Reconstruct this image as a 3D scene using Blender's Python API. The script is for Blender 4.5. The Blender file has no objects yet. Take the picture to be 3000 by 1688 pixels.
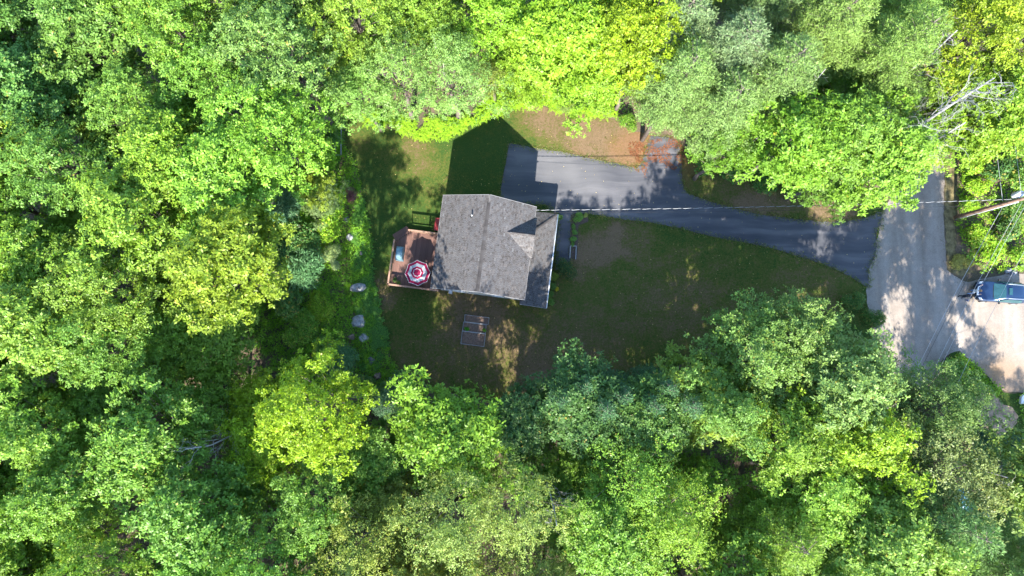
import bpy, math, random
import numpy as np
from mathutils import Vector, Matrix
random.seed(7); rng = np.random.default_rng(7)
sc = bpy.context.scene
R = math.radians

# ------------------------------------------------------------------ camera, sky, sun, exposure
CAMH, TILT, FPX = 60.0, R(4.8), 1980.0          # drone height above the lawn, small forward tilt, focal length in photo pixels
cam_d = bpy.data.cameras.new("camera"); cam = bpy.data.objects.new("camera", cam_d)
sc.collection.objects.link(cam)
cam_d.sensor_width = 36.0; cam_d.lens = 36.0 * FPX / 3000.0; cam_d.clip_end = 3000.0
cam.location = (0, 0, CAMH); cam.rotation_euler = (TILT, 0, 0)
sc.camera = cam
ELEV, SHAZ = R(39.5), R(3.0)                    # sun height; shadows run 3 degrees east of north
world = bpy.data.worlds.new("World"); sc.world = world; world.use_nodes = True
wn = world.node_tree; wn.nodes.clear()
sky = wn.nodes.new("ShaderNodeTexSky"); sky.sky_type = 'NISHITA'; sky.sun_disc = False
sky.sun_elevation = ELEV; sky.sun_rotation = math.pi + SHAZ
sky.air_density = 1.0; sky.dust_density = 0.3; sky.ozone_density = 3.5
bg = wn.nodes.new("ShaderNodeBackground"); bg.inputs[1].default_value = 0.15
wo = wn.nodes.new("ShaderNodeOutputWorld")
wn.links.new(sky.outputs[0], bg.inputs[0]); wn.links.new(bg.outputs[0], wo.inputs[0])
sun_d = bpy.data.lights.new("sun", 'SUN'); sun_d.energy = 3.9; sun_d.angle = R(0.55); sun_d.color = (1.0, 0.955, 0.875)
sun = bpy.data.objects.new("sun", sun_d); sc.collection.objects.link(sun)
to_sun = Vector((-math.sin(SHAZ) * math.cos(ELEV), -math.cos(SHAZ) * math.cos(ELEV), math.sin(ELEV)))
sun.rotation_euler = to_sun.to_track_quat('Z', 'Y').to_euler(); sun.location = (0, -40, 90)
sc.view_settings.view_transform = 'Standard'; sc.view_settings.look = 'None'
sc.view_settings.exposure = 2.18; sc.view_settings.gamma = 1.0
sc.cycles.max_bounces = 4; sc.cycles.diffuse_bounces = 3; sc.cycles.transmission_bounces = 3; sc.cycles.glossy_bounces = 2
sc.cycles.use_denoising = True

# ------------------------------------------------------------------ surveying: photo pixel + height -> place
def at(px, py, z=0.0):
    x, y, c = px - 1500.0, 844.0 - py, -FPX
    y2 = y * math.cos(TILT) - c * math.sin(TILT); z2 = y * math.sin(TILT) + c * math.cos(TILT)
    t = (CAMH - z) / (-z2)
    return Vector((x * t, y2 * t, z))
def pix(p):
    x, y, z = p[0], p[1], p[2] - CAMH
    yc = y * math.cos(TILT) + z * math.sin(TILT); zc = -y * math.sin(TILT) + z * math.cos(TILT)
    return 1500 + FPX * x / (-zc), 844 - FPX * yc / (-zc)

# ------------------------------------------------------------------ materials
def nmat(name):
    m = bpy.data.materials.new(name); m.use_nodes = True
    nt = m.node_tree; b = nt.nodes["Principled BSDF"]
    return m, nt, b
def N(nt, t, **k):
    n = nt.nodes.new(t)
    for a, v in k.items():
        if a.startswith('i_'):
            n.inputs[int(a[2:])].default_value = v
        else: setattr(n, a, v)
    return n
def noise(nt, scale, detail=4, rough=0.6, vec=None):
    n = N(nt, "ShaderNodeTexNoise"); n.inputs['Scale'].default_value = scale
    n.inputs['Detail'].default_value = detail; n.inputs['Roughness'].default_value = rough
    if vec is not None: nt.links.new(vec, n.inputs['Vector'])
    return n.outputs['Fac']
def ramp(nt, fac, stops):
    n = N(nt, "ShaderNodeValToRGB"); e = n.color_ramp.elements
    while len(e) < len(stops): e.new(0.5)
    for q, (p, c) in zip(e, stops):
        q.position = p; q.color = (*c, 1) if len(c) == 3 else c
    nt.links.new(fac, n.inputs[0]); return n.outputs[0]
def mix(nt, fac, a, b, mode='MIX'):
    n = N(nt, "ShaderNodeMix", data_type='RGBA', blend_type=mode)
    for s, v in ((0, fac), (6, a), (7, b)):
        if isinstance(v, (int, float)): n.inputs[s].default_value = v
        elif isinstance(v, tuple): n.inputs[s].default_value = (*v, 1) if len(v) == 3 else v
        else: nt.links.new(v, n.inputs[s])
    return n.outputs[2]
def math_(nt, op, a, b=0.0, clamp=False):
    n = N(nt, "ShaderNodeMath", operation=op); n.use_clamp = clamp
    for s, v in ((0, a), (1, b)):
        if isinstance(v, (int, float)): n.inputs[s].default_value = v
        else: nt.links.new(v, n.inputs[s])
    return n.outputs[0]
def pos(nt): return N(nt, "ShaderNodeNewGeometry").outputs['Position']
def objco(nt): return N(nt, "ShaderNodeTexCoord").outputs['Object']
def bump(nt, b, h, strength=0.4, dist=0.02):
    n = N(nt, "ShaderNodeBump"); n.inputs['Strength'].default_value = strength; n.inputs['Distance'].default_value = dist
    nt.links.new(h, n.inputs['Height']); nt.links.new(n.outputs[0], b.inputs['Normal'])
def blobs(nt, vec, pts):
    """sum of soft round patches [(x, y, radius, weight)] on the ground, edges broken by noise"""
    tot = None
    for (x, y, r, w) in pts:
        d = N(nt, "ShaderNodeVectorMath", operation='DISTANCE'); nt.links.new(vec, d.inputs[0]); d.inputs[1].default_value = (x, y, 0)
        m = N(nt, "ShaderNodeMapRange", interpolation_type='SMOOTHSTEP'); nt.links.new(d.outputs['Value'], m.inputs[0])
        m.inputs[1].default_value = r * 0.3; m.inputs[2].default_value = r; m.inputs[3].default_value = w; m.inputs[4].default_value = 0
        tot = m.outputs[0] if tot is None else math_(nt, 'ADD', tot, m.outputs[0])
    return tot
def wobble(nt, vec, scale, amt):
    n = N(nt, "ShaderNodeTexNoise"); n.inputs['Scale'].default_value = scale; n.inputs['Detail'].default_value = 4
    nt.links.new(vec, n.inputs['Vector'])
    s = N(nt, "ShaderNodeVectorMath", operation='SUBTRACT'); nt.links.new(n.outputs['Color'], s.inputs[0]); s.inputs[1].default_value = (.5, .5, .5)
    m = N(nt, "ShaderNodeVectorMath", operation='SCALE'); nt.links.new(s.outputs[0], m.inputs[0]); m.inputs['Scale'].default_value = amt
    a = N(nt, "ShaderNodeVectorMath", operation='ADD'); nt.links.new(vec, a.inputs[0]); nt.links.new(m.outputs[0], a.inputs[1])
    f = N(nt, "ShaderNodeVectorMath", operation='MULTIPLY'); nt.links.new(a.outputs[0], f.inputs[0]); f.inputs[1].default_value = (1, 1, 0)
    return f.outputs[0]
def simple(name, col, rough=0.7, var=0.15, scale=6.0, metal=0.0, coord='obj', spec=0.3, bmp=0.0):
    m, nt, b = nmat(name)
    f = noise(nt, scale, 5, 0.65, objco(nt) if coord == 'obj' else pos(nt))
    dk = tuple(max(0, c * (1 - var * 1.6)) for c in col); lt = tuple(min(1, c * (1 + var * 1.6)) for c in col)
    nt.links.new(ramp(nt, f, [(0.25, dk), (0.75, lt)]), b.inputs['Base Color'])
    b.inputs['Roughness'].default_value = rough; b.inputs['Metallic'].default_value = metal
    b.inputs['Specular IOR Level'].default_value = spec
    if bmp: bump(nt, b, f, bmp)
    return m
def leaf_mat(name, trans=0.30, rough=0.45, spec=0.28, hue=0.0, tip=(0.42, 0.26, 0.05), tipat=0.93):
    """leaf colour = the tree's own tint (object colour) with leaf-to-leaf variation"""
    m, nt, b = nmat(name)
    oi = N(nt, "ShaderNodeObjectInfo"); at_ = N(nt, "ShaderNodeAttribute", attribute_name="leafvar")
    v = at_.outputs['Fac']
    k = N(nt, "ShaderNodeMapRange"); nt.links.new(v, k.inputs[0]); k.inputs[3].default_value = 0.68; k.inputs[4].default_value = 1.95
    sc_ = N(nt, "ShaderNodeVectorMath", operation='SCALE'); nt.links.new(oi.outputs['Color'], sc_.inputs[0]); nt.links.new(k.outputs[0], sc_.inputs['Scale'])
    big = noise(nt, 1.1, 4, 0.7, pos(nt))
    yel = mix(nt, math_(nt, 'MULTIPLY', big, 0.5), sc_.outputs[0], mix(nt, 1.0, sc_.outputs[0], (1.35, 1.05, 0.6), 'MULTIPLY'))
    istip = math_(nt, 'GREATER_THAN', v, tipat)
    col = mix(nt, math_(nt, 'MULTIPLY', istip, 0.6), yel, tip)
    nt.links.new(col, b.inputs['Base Color']); b.inputs['Roughness'].default_value = rough; b.inputs['Specular IOR Level'].default_value = spec
    tr = N(nt, "ShaderNodeBsdfTranslucent"); nt.links.new(mix(nt, 1.0, col, (1.25, 1.3, 0.55), 'MULTIPLY'), tr.inputs[0])
    mx = N(nt, "ShaderNodeMixShader"); mx.inputs[0].default_value = trans
    nt.links.new(b.outputs[0], mx.inputs[1]); nt.links.new(tr.outputs[0], mx.inputs[2])
    nt.links.new(mx.outputs[0], nt.nodes["Material Output"].inputs[0]); return m
M = {}
M['leaf'] = leaf_mat('broad leaf')
M['needle'] = leaf_mat('pine needle', trans=0.2, rough=0.55, tip=(0.2, 0.13, 0.05), tipat=0.985)
M['fern'] = leaf_mat('fern leaf', trans=0.4, tipat=0.99)
M['bark'] = simple('brown grey bark', (0.16, 0.13, 0.11), 0.95, 0.35, 5.0, bmp=0.5)
M['greybark'] = simple('pale bare wood', (0.30, 0.285, 0.27), 0.9, 0.2, 3.0, bmp=0.3)
M['darkwood'] = simple('dark weathered wood', (0.10, 0.09, 0.085), 0.9, 0.3, 8.0)
M['white'] = simple('white painted trim', (0.72, 0.72, 0.70), 0.55, 0.05, 3.0)
M['siding'] = simple('cream vinyl siding', (0.46, 0.44, 0.39), 0.6, 0.05, 1.5)
M['concrete'] = simple('grey concrete', (0.30, 0.29, 0.28), 0.9, 0.12, 4.0)
M['glass'] = simple('dark window glass', (0.03, 0.045, 0.055), 0.08, 0.1, 2.0, spec=0.6)
M['eave'] = simple('weathered eave board', (0.30, 0.29, 0.28), 0.8, 0.1, 3.0)
M['metal'] = simple('galvanised metal', (0.55, 0.56, 0.57), 0.4, 0.08, 4.0, metal=0.7)
M['alu'] = simple('bare aluminium strand', (0.42, 0.42, 0.42), 0.45, 0.05, 4.0, metal=0.2)
M['black'] = simple('black rubber', (0.025, 0.025, 0.027), 0.6, 0.2, 9.0)
M['red'] = simple('red painted hatch', (0.34, 0.045, 0.05), 0.5, 0.15, 4.0)
M['soil'] = simple('dry garden soil', (0.19, 0.125, 0.09), 0.95, 0.35, 9.0, coord='w', bmp=0.6)
M['bedboard'] = simple('silvered timber board', (0.30, 0.29, 0.28), 0.85, 0.2, 6.0)
M['mulch'] = simple('dark bark mulch', (0.10, 0.07, 0.055), 0.95, 0.4, 12.0, coord='w', bmp=0.6)
M['boulder'] = simple('pale granite', (0.27, 0.27, 0.275), 0.9, 0.5, 3.0, bmp=0.8)
M['boulderdark'] = simple('dark mossy rock', (0.15, 0.14, 0.145), 0.9, 0.5, 3.5, bmp=0.8)
M['boulderbrown'] = simple('brown rock', (0.24, 0.17, 0.13), 0.9, 0.5, 3.5, bmp=0.8)
M['tarp'] = simple('blue plastic tarp', (0.08, 0.26, 0.40), 0.35, 0.35, 3.0, spec=0.5)
M['skin'] = simple('skin', (0.48, 0.30, 0.22), 0.6, 0.05)
M['greytarp'] = simple('blue grey vinyl cover', (0.13, 0.23, 0.28), 0.6, 0.2, 5.0)
def plank(name, col, streak=(0.5, 14, 14)):
    m, nt, b = nmat(name)
    oi = N(nt, "ShaderNodeObjectInfo")
    mp = N(nt, "ShaderNodeMapping"); nt.links.new(objco(nt), mp.inputs[0]); mp.inputs['Scale'].default_value = streak
    f = noise(nt, 2.5, 5, 0.6, mp.outputs[0])
    c = ramp(nt, f, [(0.25, tuple(x * 0.68 for x in col)), (0.8, tuple(min(1, x * 1.3) for x in col))])
    k = N(nt, "ShaderNodeMapRange"); nt.links.new(oi.outputs['Random'], k.inputs[0]); k.inputs[3].default_value = 0.78; k.inputs[4].default_value = 1.2
    s = N(nt, "ShaderNodeVectorMath", operation='SCALE'); nt.links.new(c, s.inputs[0]); nt.links.new(k.outputs[0], s.inputs['Scale'])
    nt.links.new(s.outputs[0], b.inputs['Base Color']); b.inputs['Roughness'].default_value = 0.7; bump(nt, b, f, 0.25, 0.005)
    return m
M['deck'] = plank('red brown deck stain', (0.15, 0.075, 0.055), (14, 0.5, 14))
M['cap'] = plank('tan railing timber', (0.28, 0.165, 0.11), (3, 3, 3))
# roof shingles: every tab has its own value
m, nt, b = nmat('weathered architectural shingle')
a_ = N(nt, "ShaderNodeAttribute", attribute_name="tab")
f = noise(nt, 18, 4, 0.7, objco(nt)); f2 = noise(nt, 0.9, 3, 0.5, objco(nt))
c1 = ramp(nt, a_.outputs['Fac'], [(0.0, (0.055, 0.050, 0.049)), (0.3, (0.085, 0.078, 0.074)), (0.55, (0.10, 0.099, 0.101)), (0.8, (0.122, 0.110, 0.104)), (1.0, (0.15, 0.150, 0.15))])
c2 = mix(nt, 0.5, c1, ramp(nt, f, [(0.3, (0.55, 0.55, 0.55)), (0.7, (1.2, 1.2, 1.2))]), 'MULTIPLY')
c3 = mix(nt, 1.0, c2, ramp(nt, f2, [(0.3, (0.9, 0.89, 0.88)), (0.7, (1.06, 1.05, 1.04))]), 'MULTIPLY')
nt.links.new(c3, b.inputs['Base Color']); b.inputs['Roughness'].default_value = 0.92; b.inputs['Specular IOR Level'].default_value = 0.15; M['shingle'] = m

# ground materials
def W2(px, py): v = at(px, py); return v.x, v.y
def PB(px, py, rpx, w): x, y = W2(px, py); return (x, y, rpx / 33.0, w)
m, nt, b = nmat('lawn grass')
p = pos(nt); q = wobble(nt, p, 0.35, 5.0)
dry = blobs(nt, q, [PB(1640, 370, 150, .55), PB(1800, 420, 190, .9), PB(1560, 340, 110, .4), PB(1180, 470, 120, .25), PB(1260, 520, 110, .25),
                    PB(1240, 430, 80, .3), PB(1740, 720, 130, .75), PB(1850, 690, 120, .5), PB(1990, 900, 230, .3), PB(2400, 830, 200, .5),
                    PB(1120, 850, 80, .6), PB(1250, 1080, 160, .3), PB(1380, 930, 140, .4), PB(1500, 1080, 200, .15), PB(1700, 1060, 240, .3), PB(1050, 400, 90, .3), PB(1300, 980, 330, .3), PB(1650, 950, 420, .38), PB(2100, 850, 300, .3), PB(1600, 1180, 160, .4), PB(2130, 560, 150, .5), PB(2250, 600, 130, .8), PB(2430, 610, 130, .9)])
f1 = noise(nt, 0.9, 6, 0.75, p); f3 = noise(nt, 5.0, 6, 0.8, p); f4 = noise(nt, 45, 3, 0.7, p)
d2 = math_(nt, 'ADD', math_(nt, 'ADD', dry, math_(nt, 'MULTIPLY', math_(nt, 'SUBTRACT', f1, 0.5), 1.6)), math_(nt, 'MULTIPLY', math_(nt, 'SUBTRACT', f3, 0.5), 2.6))
c = ramp(nt, d2, [(0.0, (0.042, 0.080, 0.018)), (0.3, (0.078, 0.100, 0.020)), (0.55, (0.110, 0.102, 0.032)), (0.8, (0.14, 0.103, 0.052)), (1.0, (0.18, 0.122, 0.072))])
c = mix(nt, 0.9, c, ramp(nt, math_(nt, 'ADD', math_(nt, 'MULTIPLY', f4, .55), math_(nt, 'MULTIPLY', noise(nt, 12, 4, .8, p), .45)), [(0.32, (0.5, 0.52, 0.5)), (0.68, (1.45, 1.42, 1.4))]), 'MULTIPLY')
rust = blobs(nt, q, [PB(1860, 450, 110, .7), PB(1930, 440, 80, 1.0), PB(1700, 470, 60, .3), PB(2010, 520, 60, .5), PB(2010, 450, 90, .8)])
c = mix(nt, math_(nt, 'MULTIPLY', rust, 0.5, True), c, (0.26, 0.12, 0.06))
nt.links.new(c, b.inputs['Base Color']); b.inputs['Roughness'].default_value = 1.0; b.inputs['Specular IOR Level'].default_value = 0.05
bump(nt, b, math_(nt, 'ADD', f3, f4), 0.7, 0.05); M['lawn'] = m
m, nt, b = nmat('forest floor')
p = pos(nt); f1 = noise(nt, 0.5, 6, 0.7, p); f3 = noise(nt, 7, 5, 0.8, p)
c = ramp(nt, math_(nt, 'ADD', math_(nt, 'MULTIPLY', f1, 0.6), math_(nt, 'MULTIPLY', f3, 0.4)), [(0.35, (0.035, 0.055, 0.018)), (0.5, (0.10, 0.075, 0.045)), (0.66, (0.22, 0.15, 0.10))])
nt.links.new(c, b.inputs['Base Color']); b.inputs['Roughness'].default_value = 1.0; bump(nt, b, f3, 0.8, 0.06); M['floor'] = m
m, nt, b = nmat('faded asphalt')
p = pos(nt); f1 = noise(nt, 0.35, 3, 0.5, p); f3 = noise(nt, 60, 3, 0.8, p)
mp = N(nt, "ShaderNodeMapping"); nt.links.new(wobble(nt, p, 0.08, 5.0), mp.inputs[0]); mp.inputs['Rotation'].default_value = (0, 0, R(12)); mp.inputs['Scale'].default_value = (0.06, 0.9, 1)
tr = noise(nt, 1.0, 4, 0.65, mp.outputs[0])
mp2 = N(nt, "ShaderNodeMapping"); nt.links.new(p, mp2.inputs[0]); mp2.inputs['Rotation'].default_value = (0, 0, R(-20)); mp2.inputs['Scale'].default_value = (0.15, 1.3, 1)
tr2 = noise(nt, 1.0, 3, 0.5, mp2.outputs[0])
pale = blobs(nt, q if False else wobble(nt, p, 0.4, 2.5), [PB(1630, 480, 100, .55), PB(1720, 520, 90, .35), PB(1530, 460, 40, .35), PB(1520, 500, 60, .25)])
s = math_(nt, 'ADD', math_(nt, 'ADD', math_(nt, 'MULTIPLY', tr, 0.9), math_(nt, 'MULTIPLY', tr2, 0.45)), math_(nt, 'MULTIPLY', f1, 0.3))
c = ramp(nt, math_(nt, 'MULTIPLY', s, 0.6), [(0.33, (0.040, 0.043, 0.052)), (0.5, (0.080, 0.080, 0.088)), (0.64, (0.145, 0.139, 0.144))])
c = mix(nt, math_(nt, 'MULTIPLY', pale, 0.8), c, (0.17, 0.163, 0.16))
c = mix(nt, 0.4, c, ramp(nt, f3, [(0.3, (0.6, 0.6, 0.6)), (0.7, (1.4, 1.4, 1.4))]), 'MULTIPLY')
nt.links.new(c, b.inputs['Base Color']); b.inputs['Roughness'].default_value = 0.85; b.inputs['Specular IOR Level'].default_value = 0.3; bump(nt, b, f3, 0.3, 0.01); M['asphalt'] = m
m, nt, b = nmat('pale gravel')
p = pos(nt); f1 = noise(nt, 0.8, 7, 0.78, p); f3 = noise(nt, 14, 5, 0.85, p)
mp = N(nt, "ShaderNodeMapping"); nt.links.new(wobble(nt, p, 0.1, 2.0), mp.inputs[0]); mp.inputs['Scale'].default_value = (1.2, 0.07, 1)
tr = noise(nt, 1.0, 3, 0.5, mp.outputs[0])
c = ramp(nt, math_(nt, 'ADD', math_(nt, 'MULTIPLY', f1, 0.5), math_(nt, 'MULTIPLY', tr, 0.5)), [(0.3, (0.16, 0.128, 0.10)), (0.5, (0.255, 0.212, 0.172)), (0.68, (0.33, 0.285, 0.24))])
br = blobs(nt, wobble(nt, p, 0.5, 3.0), [PB(2950, 1120, 110, .8), PB(2890, 1090, 60, .5), PB(2930, 1000, 50, .25), PB(2880, 980, 40, .25), PB(2900, 1200, 80, .7)])
c = mix(nt, math_(nt, 'MULTIPLY', br, 0.8, True), c, (0.24, 0.15, 0.08))
c = mix(nt, 0.7, c, ramp(nt, f3, [(0.3, (0.6, 0.6, 0.6)), (0.7, (1.4, 1.4, 1.4))]), 'MULTIPLY')
nt.links.new(c, b.inputs['Base Color']); b.inputs['Roughness'].default_value = 0.95; bump(nt, b, f3, 0.5, 0.02); M['gravel'] = m
M['tan'] = simple('bare tan earth', (0.36, 0.235, 0.15), 0.95, 0.45, 1.6, coord='w', bmp=0.6)
M['verge'] = simple('dry verge grass', (0.15, 0.12, 0.055), 0.95, 0.5, 2.2, coord='w', bmp=0.6)

# ------------------------------------------------------------------ object helpers
col = sc.collection
def props(o, label=None, cat=None, group=None, kind=None):
    if label: o['label'] = label
    if cat: o['category'] = cat
    if group: o['group'] = group
    if kind: o['kind'] = kind
    return o
def empty(name, loc=(0, 0, 0), rz=0.0):
    o = bpy.data.objects.new(name, None); o.empty_display_size = 0.3
    o.location = loc; o.rotation_euler = (0, 0, rz); col.objects.link(o); return o
class MB:
    """collects vertices and faces for ONE mesh"""
    def __init__(s): s.v = []; s.f = []; s.m = []
    def poly(s, pts, mi=0):
        k = len(s.v); s.v += [tuple(p) for p in pts]; s.f.append(tuple(range(k, k + len(pts)))); s.m.append(mi)
    def prism(s, pts, h, mi=0):      # pts counter-clockwise 3D outline, extruded down by h
        k = len(s.v); n = len(pts)
        s.v += [tuple(p) for p in pts] + [(p[0], p[1], p[2] - h) for p in pts]
        s.f.append(tuple(range(k, k + n))); s.m.append(mi)
        s.f.append(tuple(range(k + 2 * n - 1, k + n - 1, -1))); s.m.append(mi)
        for i in range(n):
            j = (i + 1) % n; s.f.append((k + i, k + n + i, k + n + j, k + j)); s.m.append(mi)
    def box(s, x0, y0, z0, x1, y1, z1, mi=0):
        s.prism([(x0, y0, z1), (x1, y0, z1), (x1, y1, z1), (x0, y1, z1)], z1 - z0, mi)
    def bar(s, a, b, w, h, mi=0, up=Vector((0, 0, 1))):
        a, b = Vector(a), Vector(b); d = (b - a).normalized()
        sd = d.cross(up); sd = sd.normalized() if sd.length > 1e-4 else Vector((1, 0, 0)); u = sd.cross(d).normalized()
        k = len(s.v)
        for p in (a, b):
            for (i, j) in ((-1, -1), (1, -1), (1, 1), (-1, 1)):
                s.v.append(tuple(p + sd * (i * w / 2) + u * (j * h / 2)))
        for f in ((0, 3, 2, 1), (4, 5, 6, 7), (0, 1, 5, 4), (1, 2, 6, 5), (2, 3, 7, 6), (3, 0, 4, 7)):
            s.f.append(tuple(k + i for i in f)); s.m.append(mi)
    def tube(s, pts, rad, sides=6, mi=0, cap=True):
        pts = [Vector(p) for p in pts]; k0 = len(s.v)
        up = Vector((0.13, 0.21, 0.97))
        for i, p in enumerate(pts):
            d = (pts[min(i + 1, len(pts) - 1)] - pts[max(i - 1, 0)]).normalized()
            a = d.cross(up if abs(d.dot(up)) < 0.95 else Vector((1, 0, 0))).normalized(); b = d.cross(a)
            r = rad[i] if isinstance(rad, (list, tuple)) else rad
            for j in range(sides):
                t = 2 * math.pi * j / sides; s.v.append(tuple(p + (a * math.cos(t) + b * math.sin(t)) * r))
        for i in range(len(pts) - 1):
            for j in range(sides):
                q = (j + 1) % sides; x = k0 + i * sides
                s.f.append((x + j, x + q, x + sides + q, x + sides + j)); s.m.append(mi)
        if cap:
            s.f.append(tuple(k0 + j for j in range(sides - 1, -1, -1))); s.m.append(mi)
            x = k0 + (len(pts) - 1) * sides; s.f.append(tuple(x + j for j in range(sides))); s.m.append(mi)
    def mesh(s, name, mats, smooth=False):
        me = bpy.data.meshes.new(name); me.from_pydata(s.v, [], s.f)
        for m_ in (mats if isinstance(mats, (list, tuple)) else [mats]): me.materials.append(m_)
        if any(s.m): me.polygons.foreach_set('material_index', s.m)
        if smooth: me.polygons.foreach_set('use_smooth', [True] * len(s.f))
        me.update(); return me
    def build(s, name, mats, parent=None, smooth=False, bevel=0.0):
        o = bpy.data.objects.new(name, s.mesh(name, mats, smooth)); col.objects.link(o)
        if parent is not None: o.parent = parent
        if bevel:
            bv = o.modifiers.new('bevel', 'BEVEL'); bv.width = bevel; bv.segments = 2; bv.limit_method = 'ANGLE'
        return o
def link(name, me, parent=None):
    o = bpy.data.objects.new(name, me); col.objects.link(o)
    if parent is not None: o.parent = parent
    return o
def quads_mesh(name, V, lv, mat, tri=False):
    """V (n,k,3) separate faces, lv (n,) per-face value called leafvar"""
    n, k = V.shape[:2]; me = bpy.data.meshes.new(name)
    me.vertices.add(n * k); me.vertices.foreach_set('co', V.reshape(-1).astype(np.float32))
    me.loops.add(n * k); me.loops.foreach_set('vertex_index', np.arange(n * k, dtype=np.int32))
    me.polygons.add(n); me.polygons.foreach_set('loop_start', np.arange(0, n * k, k, dtype=np.int32))
    a = me.attributes.new('leafvar', 'FLOAT', 'FACE'); a.data.foreach_set('value', lv.astype(np.float32))
    me.materials.append(mat); me.update(calc_edges=True); return me

# ------------------------------------------------------------------ ground sheets
def sheet(name, pts, z, mat, jitter=0.0, step=0.6, seed=1, label=None):
    """flat outline (world xy), edge subdivided and roughened; triangulated as one face"""
    r = random.Random(seed); out = []
    n = len(pts)
    for i in range(n):
        a, b = Vector(pts[i][:2]), Vector(pts[(i + 1) % n][:2]); L = (b - a).length; k = max(1, int(L / step))
        nrm = Vector((-(b - a).y, (b - a).x)).normalized() if L > 0 else Vector((0, 0))
        for j in range(k):
            q = a.lerp(b, j / k) + nrm * r.uniform(-jitter, jitter); out.append((q.x, q.y, z))
    import bmesh
    bm = bmesh.new(); vs = [bm.verts.new(v) for v in out]
    f = bm.faces.new(vs)
    if f.calc_area() and f.normal.z < 0: f.normal_flip()
    f.normal_update()
    if f.normal.z < 0: f.normal_flip()
    bmesh.ops.triangulate(bm, faces=[f])
    me = bpy.data.meshes.new(name); bm.to_mesh(me); bm.free(); me.materials.append(mat)
    o = link(name, me); props(o, label, kind='structure'); return o
def smooth_poly(px, it=2):
    P = [Vector(p) for p in px]
    for _ in range(it):
        Q = []
        for i in range(len(P)):
            a, b = P[i], P[(i + 1) % len(P)]; Q += [a.lerp(b, .25), a.lerp(b, .75)]
        P = Q
    return P
def gpx(l): return [at(x, y)[:2] for x, y in l]
sheet('ground', [(-1500, -1500), (1500, -1500), (1500, 1500), (-1500, 1500)], 0.0, M['floor'], step=5000)
LAWN = [(1012, 350), (1040, 352), (1086, 368), (1148, 381), (1210, 398), (1288, 404), (1328, 392), (1397, 352), (1490, 322), (1536, 310), (1583, 312), (1680, 330), (1738, 336), (1796, 350), (1855, 385), (1932, 400), (1990, 420), (2060, 470),
        (2180, 480), (2300, 520), (2440, 540), (2575, 560), (2590, 640), (2560, 840), (2540, 900), (2560, 990), (2450, 1020), (2250, 1000), (2050, 1040), (1900, 1100), (1760, 1180), (1640, 1230), (1576, 1215), (1480, 1190), (1386, 1165), (1290, 1146), (1235, 1124), (1174, 1098), (1151, 1056),
        (1136, 1018), (1117, 975), (1115, 928), (1102, 862), (1088, 814), (1086, 704), (1080, 657), (1066, 610), (1052, 520), (1037, 470), (1008, 425)]
lawn = sheet('lawn', gpx(LAWN), 0.012, M['lawn'], 0.07, 0.35)
GRAVEL = [(2748, -250), (2742, 120), (2745, 300), (2740, 420), (2700, 500), (2620, 560), (2586, 617), (2578, 660), (2560, 740), (2541, 800), (2538, 870), (2545, 930), (2575, 990), (2600, 1060), (2560, 1300), (2440, 1700), (2400, 2000), (2560, 2000), (2640, 1500), (2700, 1240), (2740, 1080),
          (2798, 1018), (2848, 1060), (2897, 1105), (2935, 1150), (3060, 1150), (3500, 1180), (3500, 790), (3200, 795), (2997, 800), (2930, 806), (2870, 818), (2825, 828), (2798, 810), (2775, 790), (2766, 700), (2764, 586), (2768, 500), (2790, 440), (2800, 300), (2810, 100), (2825, -250)]
sheet('gravel_road', gpx(smooth_poly(GRAVEL, 1)), 0.020, M['gravel'], 0.06, 0.4, 3)
DRIVE = [(1492, 421), (1535, 428), (1575, 436), (1660, 447), (1711, 461), (1790, 476), (1850, 491), (1867, 492), (1879, 480), (1890, 450), (1897, 420), (1905, 398), (1990, 405), (1992, 440), (1996, 474), (1998, 528), (2004, 553), (2017, 568), (2066, 587), (2143, 609), (2221, 628), (2299, 638), (2407, 650), (2485, 648), (2540, 637), (2571, 622),
         (2584, 621), (2580, 640), (2581, 658), (2570, 672), (2566, 700), (2569, 722), (2563, 749), (2552, 770), (2543, 792), (2546, 815), (2543, 842), (2531, 835), (2493, 811), (2415, 774), (2337, 751), (2260, 726), (2182, 710), (2104, 697), (2046, 683), (1988, 668), (1891, 650), (1833, 644), (1774, 634), (1728, 627), (1680, 627), (1676, 680), (1668, 790), (1627, 790), (1631, 685), (1638, 640), (1600, 600), (1466, 600), (1466, 563), (1473, 520), (1482, 478), (1488, 440)]
sheet('driveway', gpx(DRIVE), 0.032, M['asphalt'], 0.035, 0.3, 5)
sheet('tan_earth', gpx(smooth_poly([(2862, 1130), (2880, 1150), (2900, 1165), (2915, 1150), (2930, 1180), (2960, 1190), (2985, 1215), (2975, 1250), (2940, 1270), (2910, 1300), (2880, 1270), (2860, 1220), (2850, 1180)])), 0.030, M['tan'], 0.08, 0.3, 8)
sheet('roadside_grass', gpx([(2766, 400), (2796, 400), (2799, 640), (2800, 760), (2860, 800), (2810, 812), (2774, 790), (2768, 640)]), 0.026, M['verge'], 0.1, 0.3, 9)
sheet('roadside_lawn', gpx([(2780, 1030), (2798, 1022), (2848, 1062), (2900, 1110), (2938, 1150), (2960, 1152), (3300, 1155), (3300, 1420), (2960, 1400), (2850, 1300), (2780, 1200)]), 0.014, M['lawn'], 0.12, 0.35, 10)
sheet('mulch_bed', gpx([(1672, 628), (1722, 632), (1724, 650), (1695, 660), (1690, 760), (1668, 758)]), 0.036, M['mulch'], 0.03, 0.3, 11)
sheet('dirt_path', gpx([(2570, 120), (2700, 130), (2742, 200), (2735, 330), (2680, 300), (2620, 260), (2560, 200)]), 0.010, M['tan'], 0.15, 0.5, 12)

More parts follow.
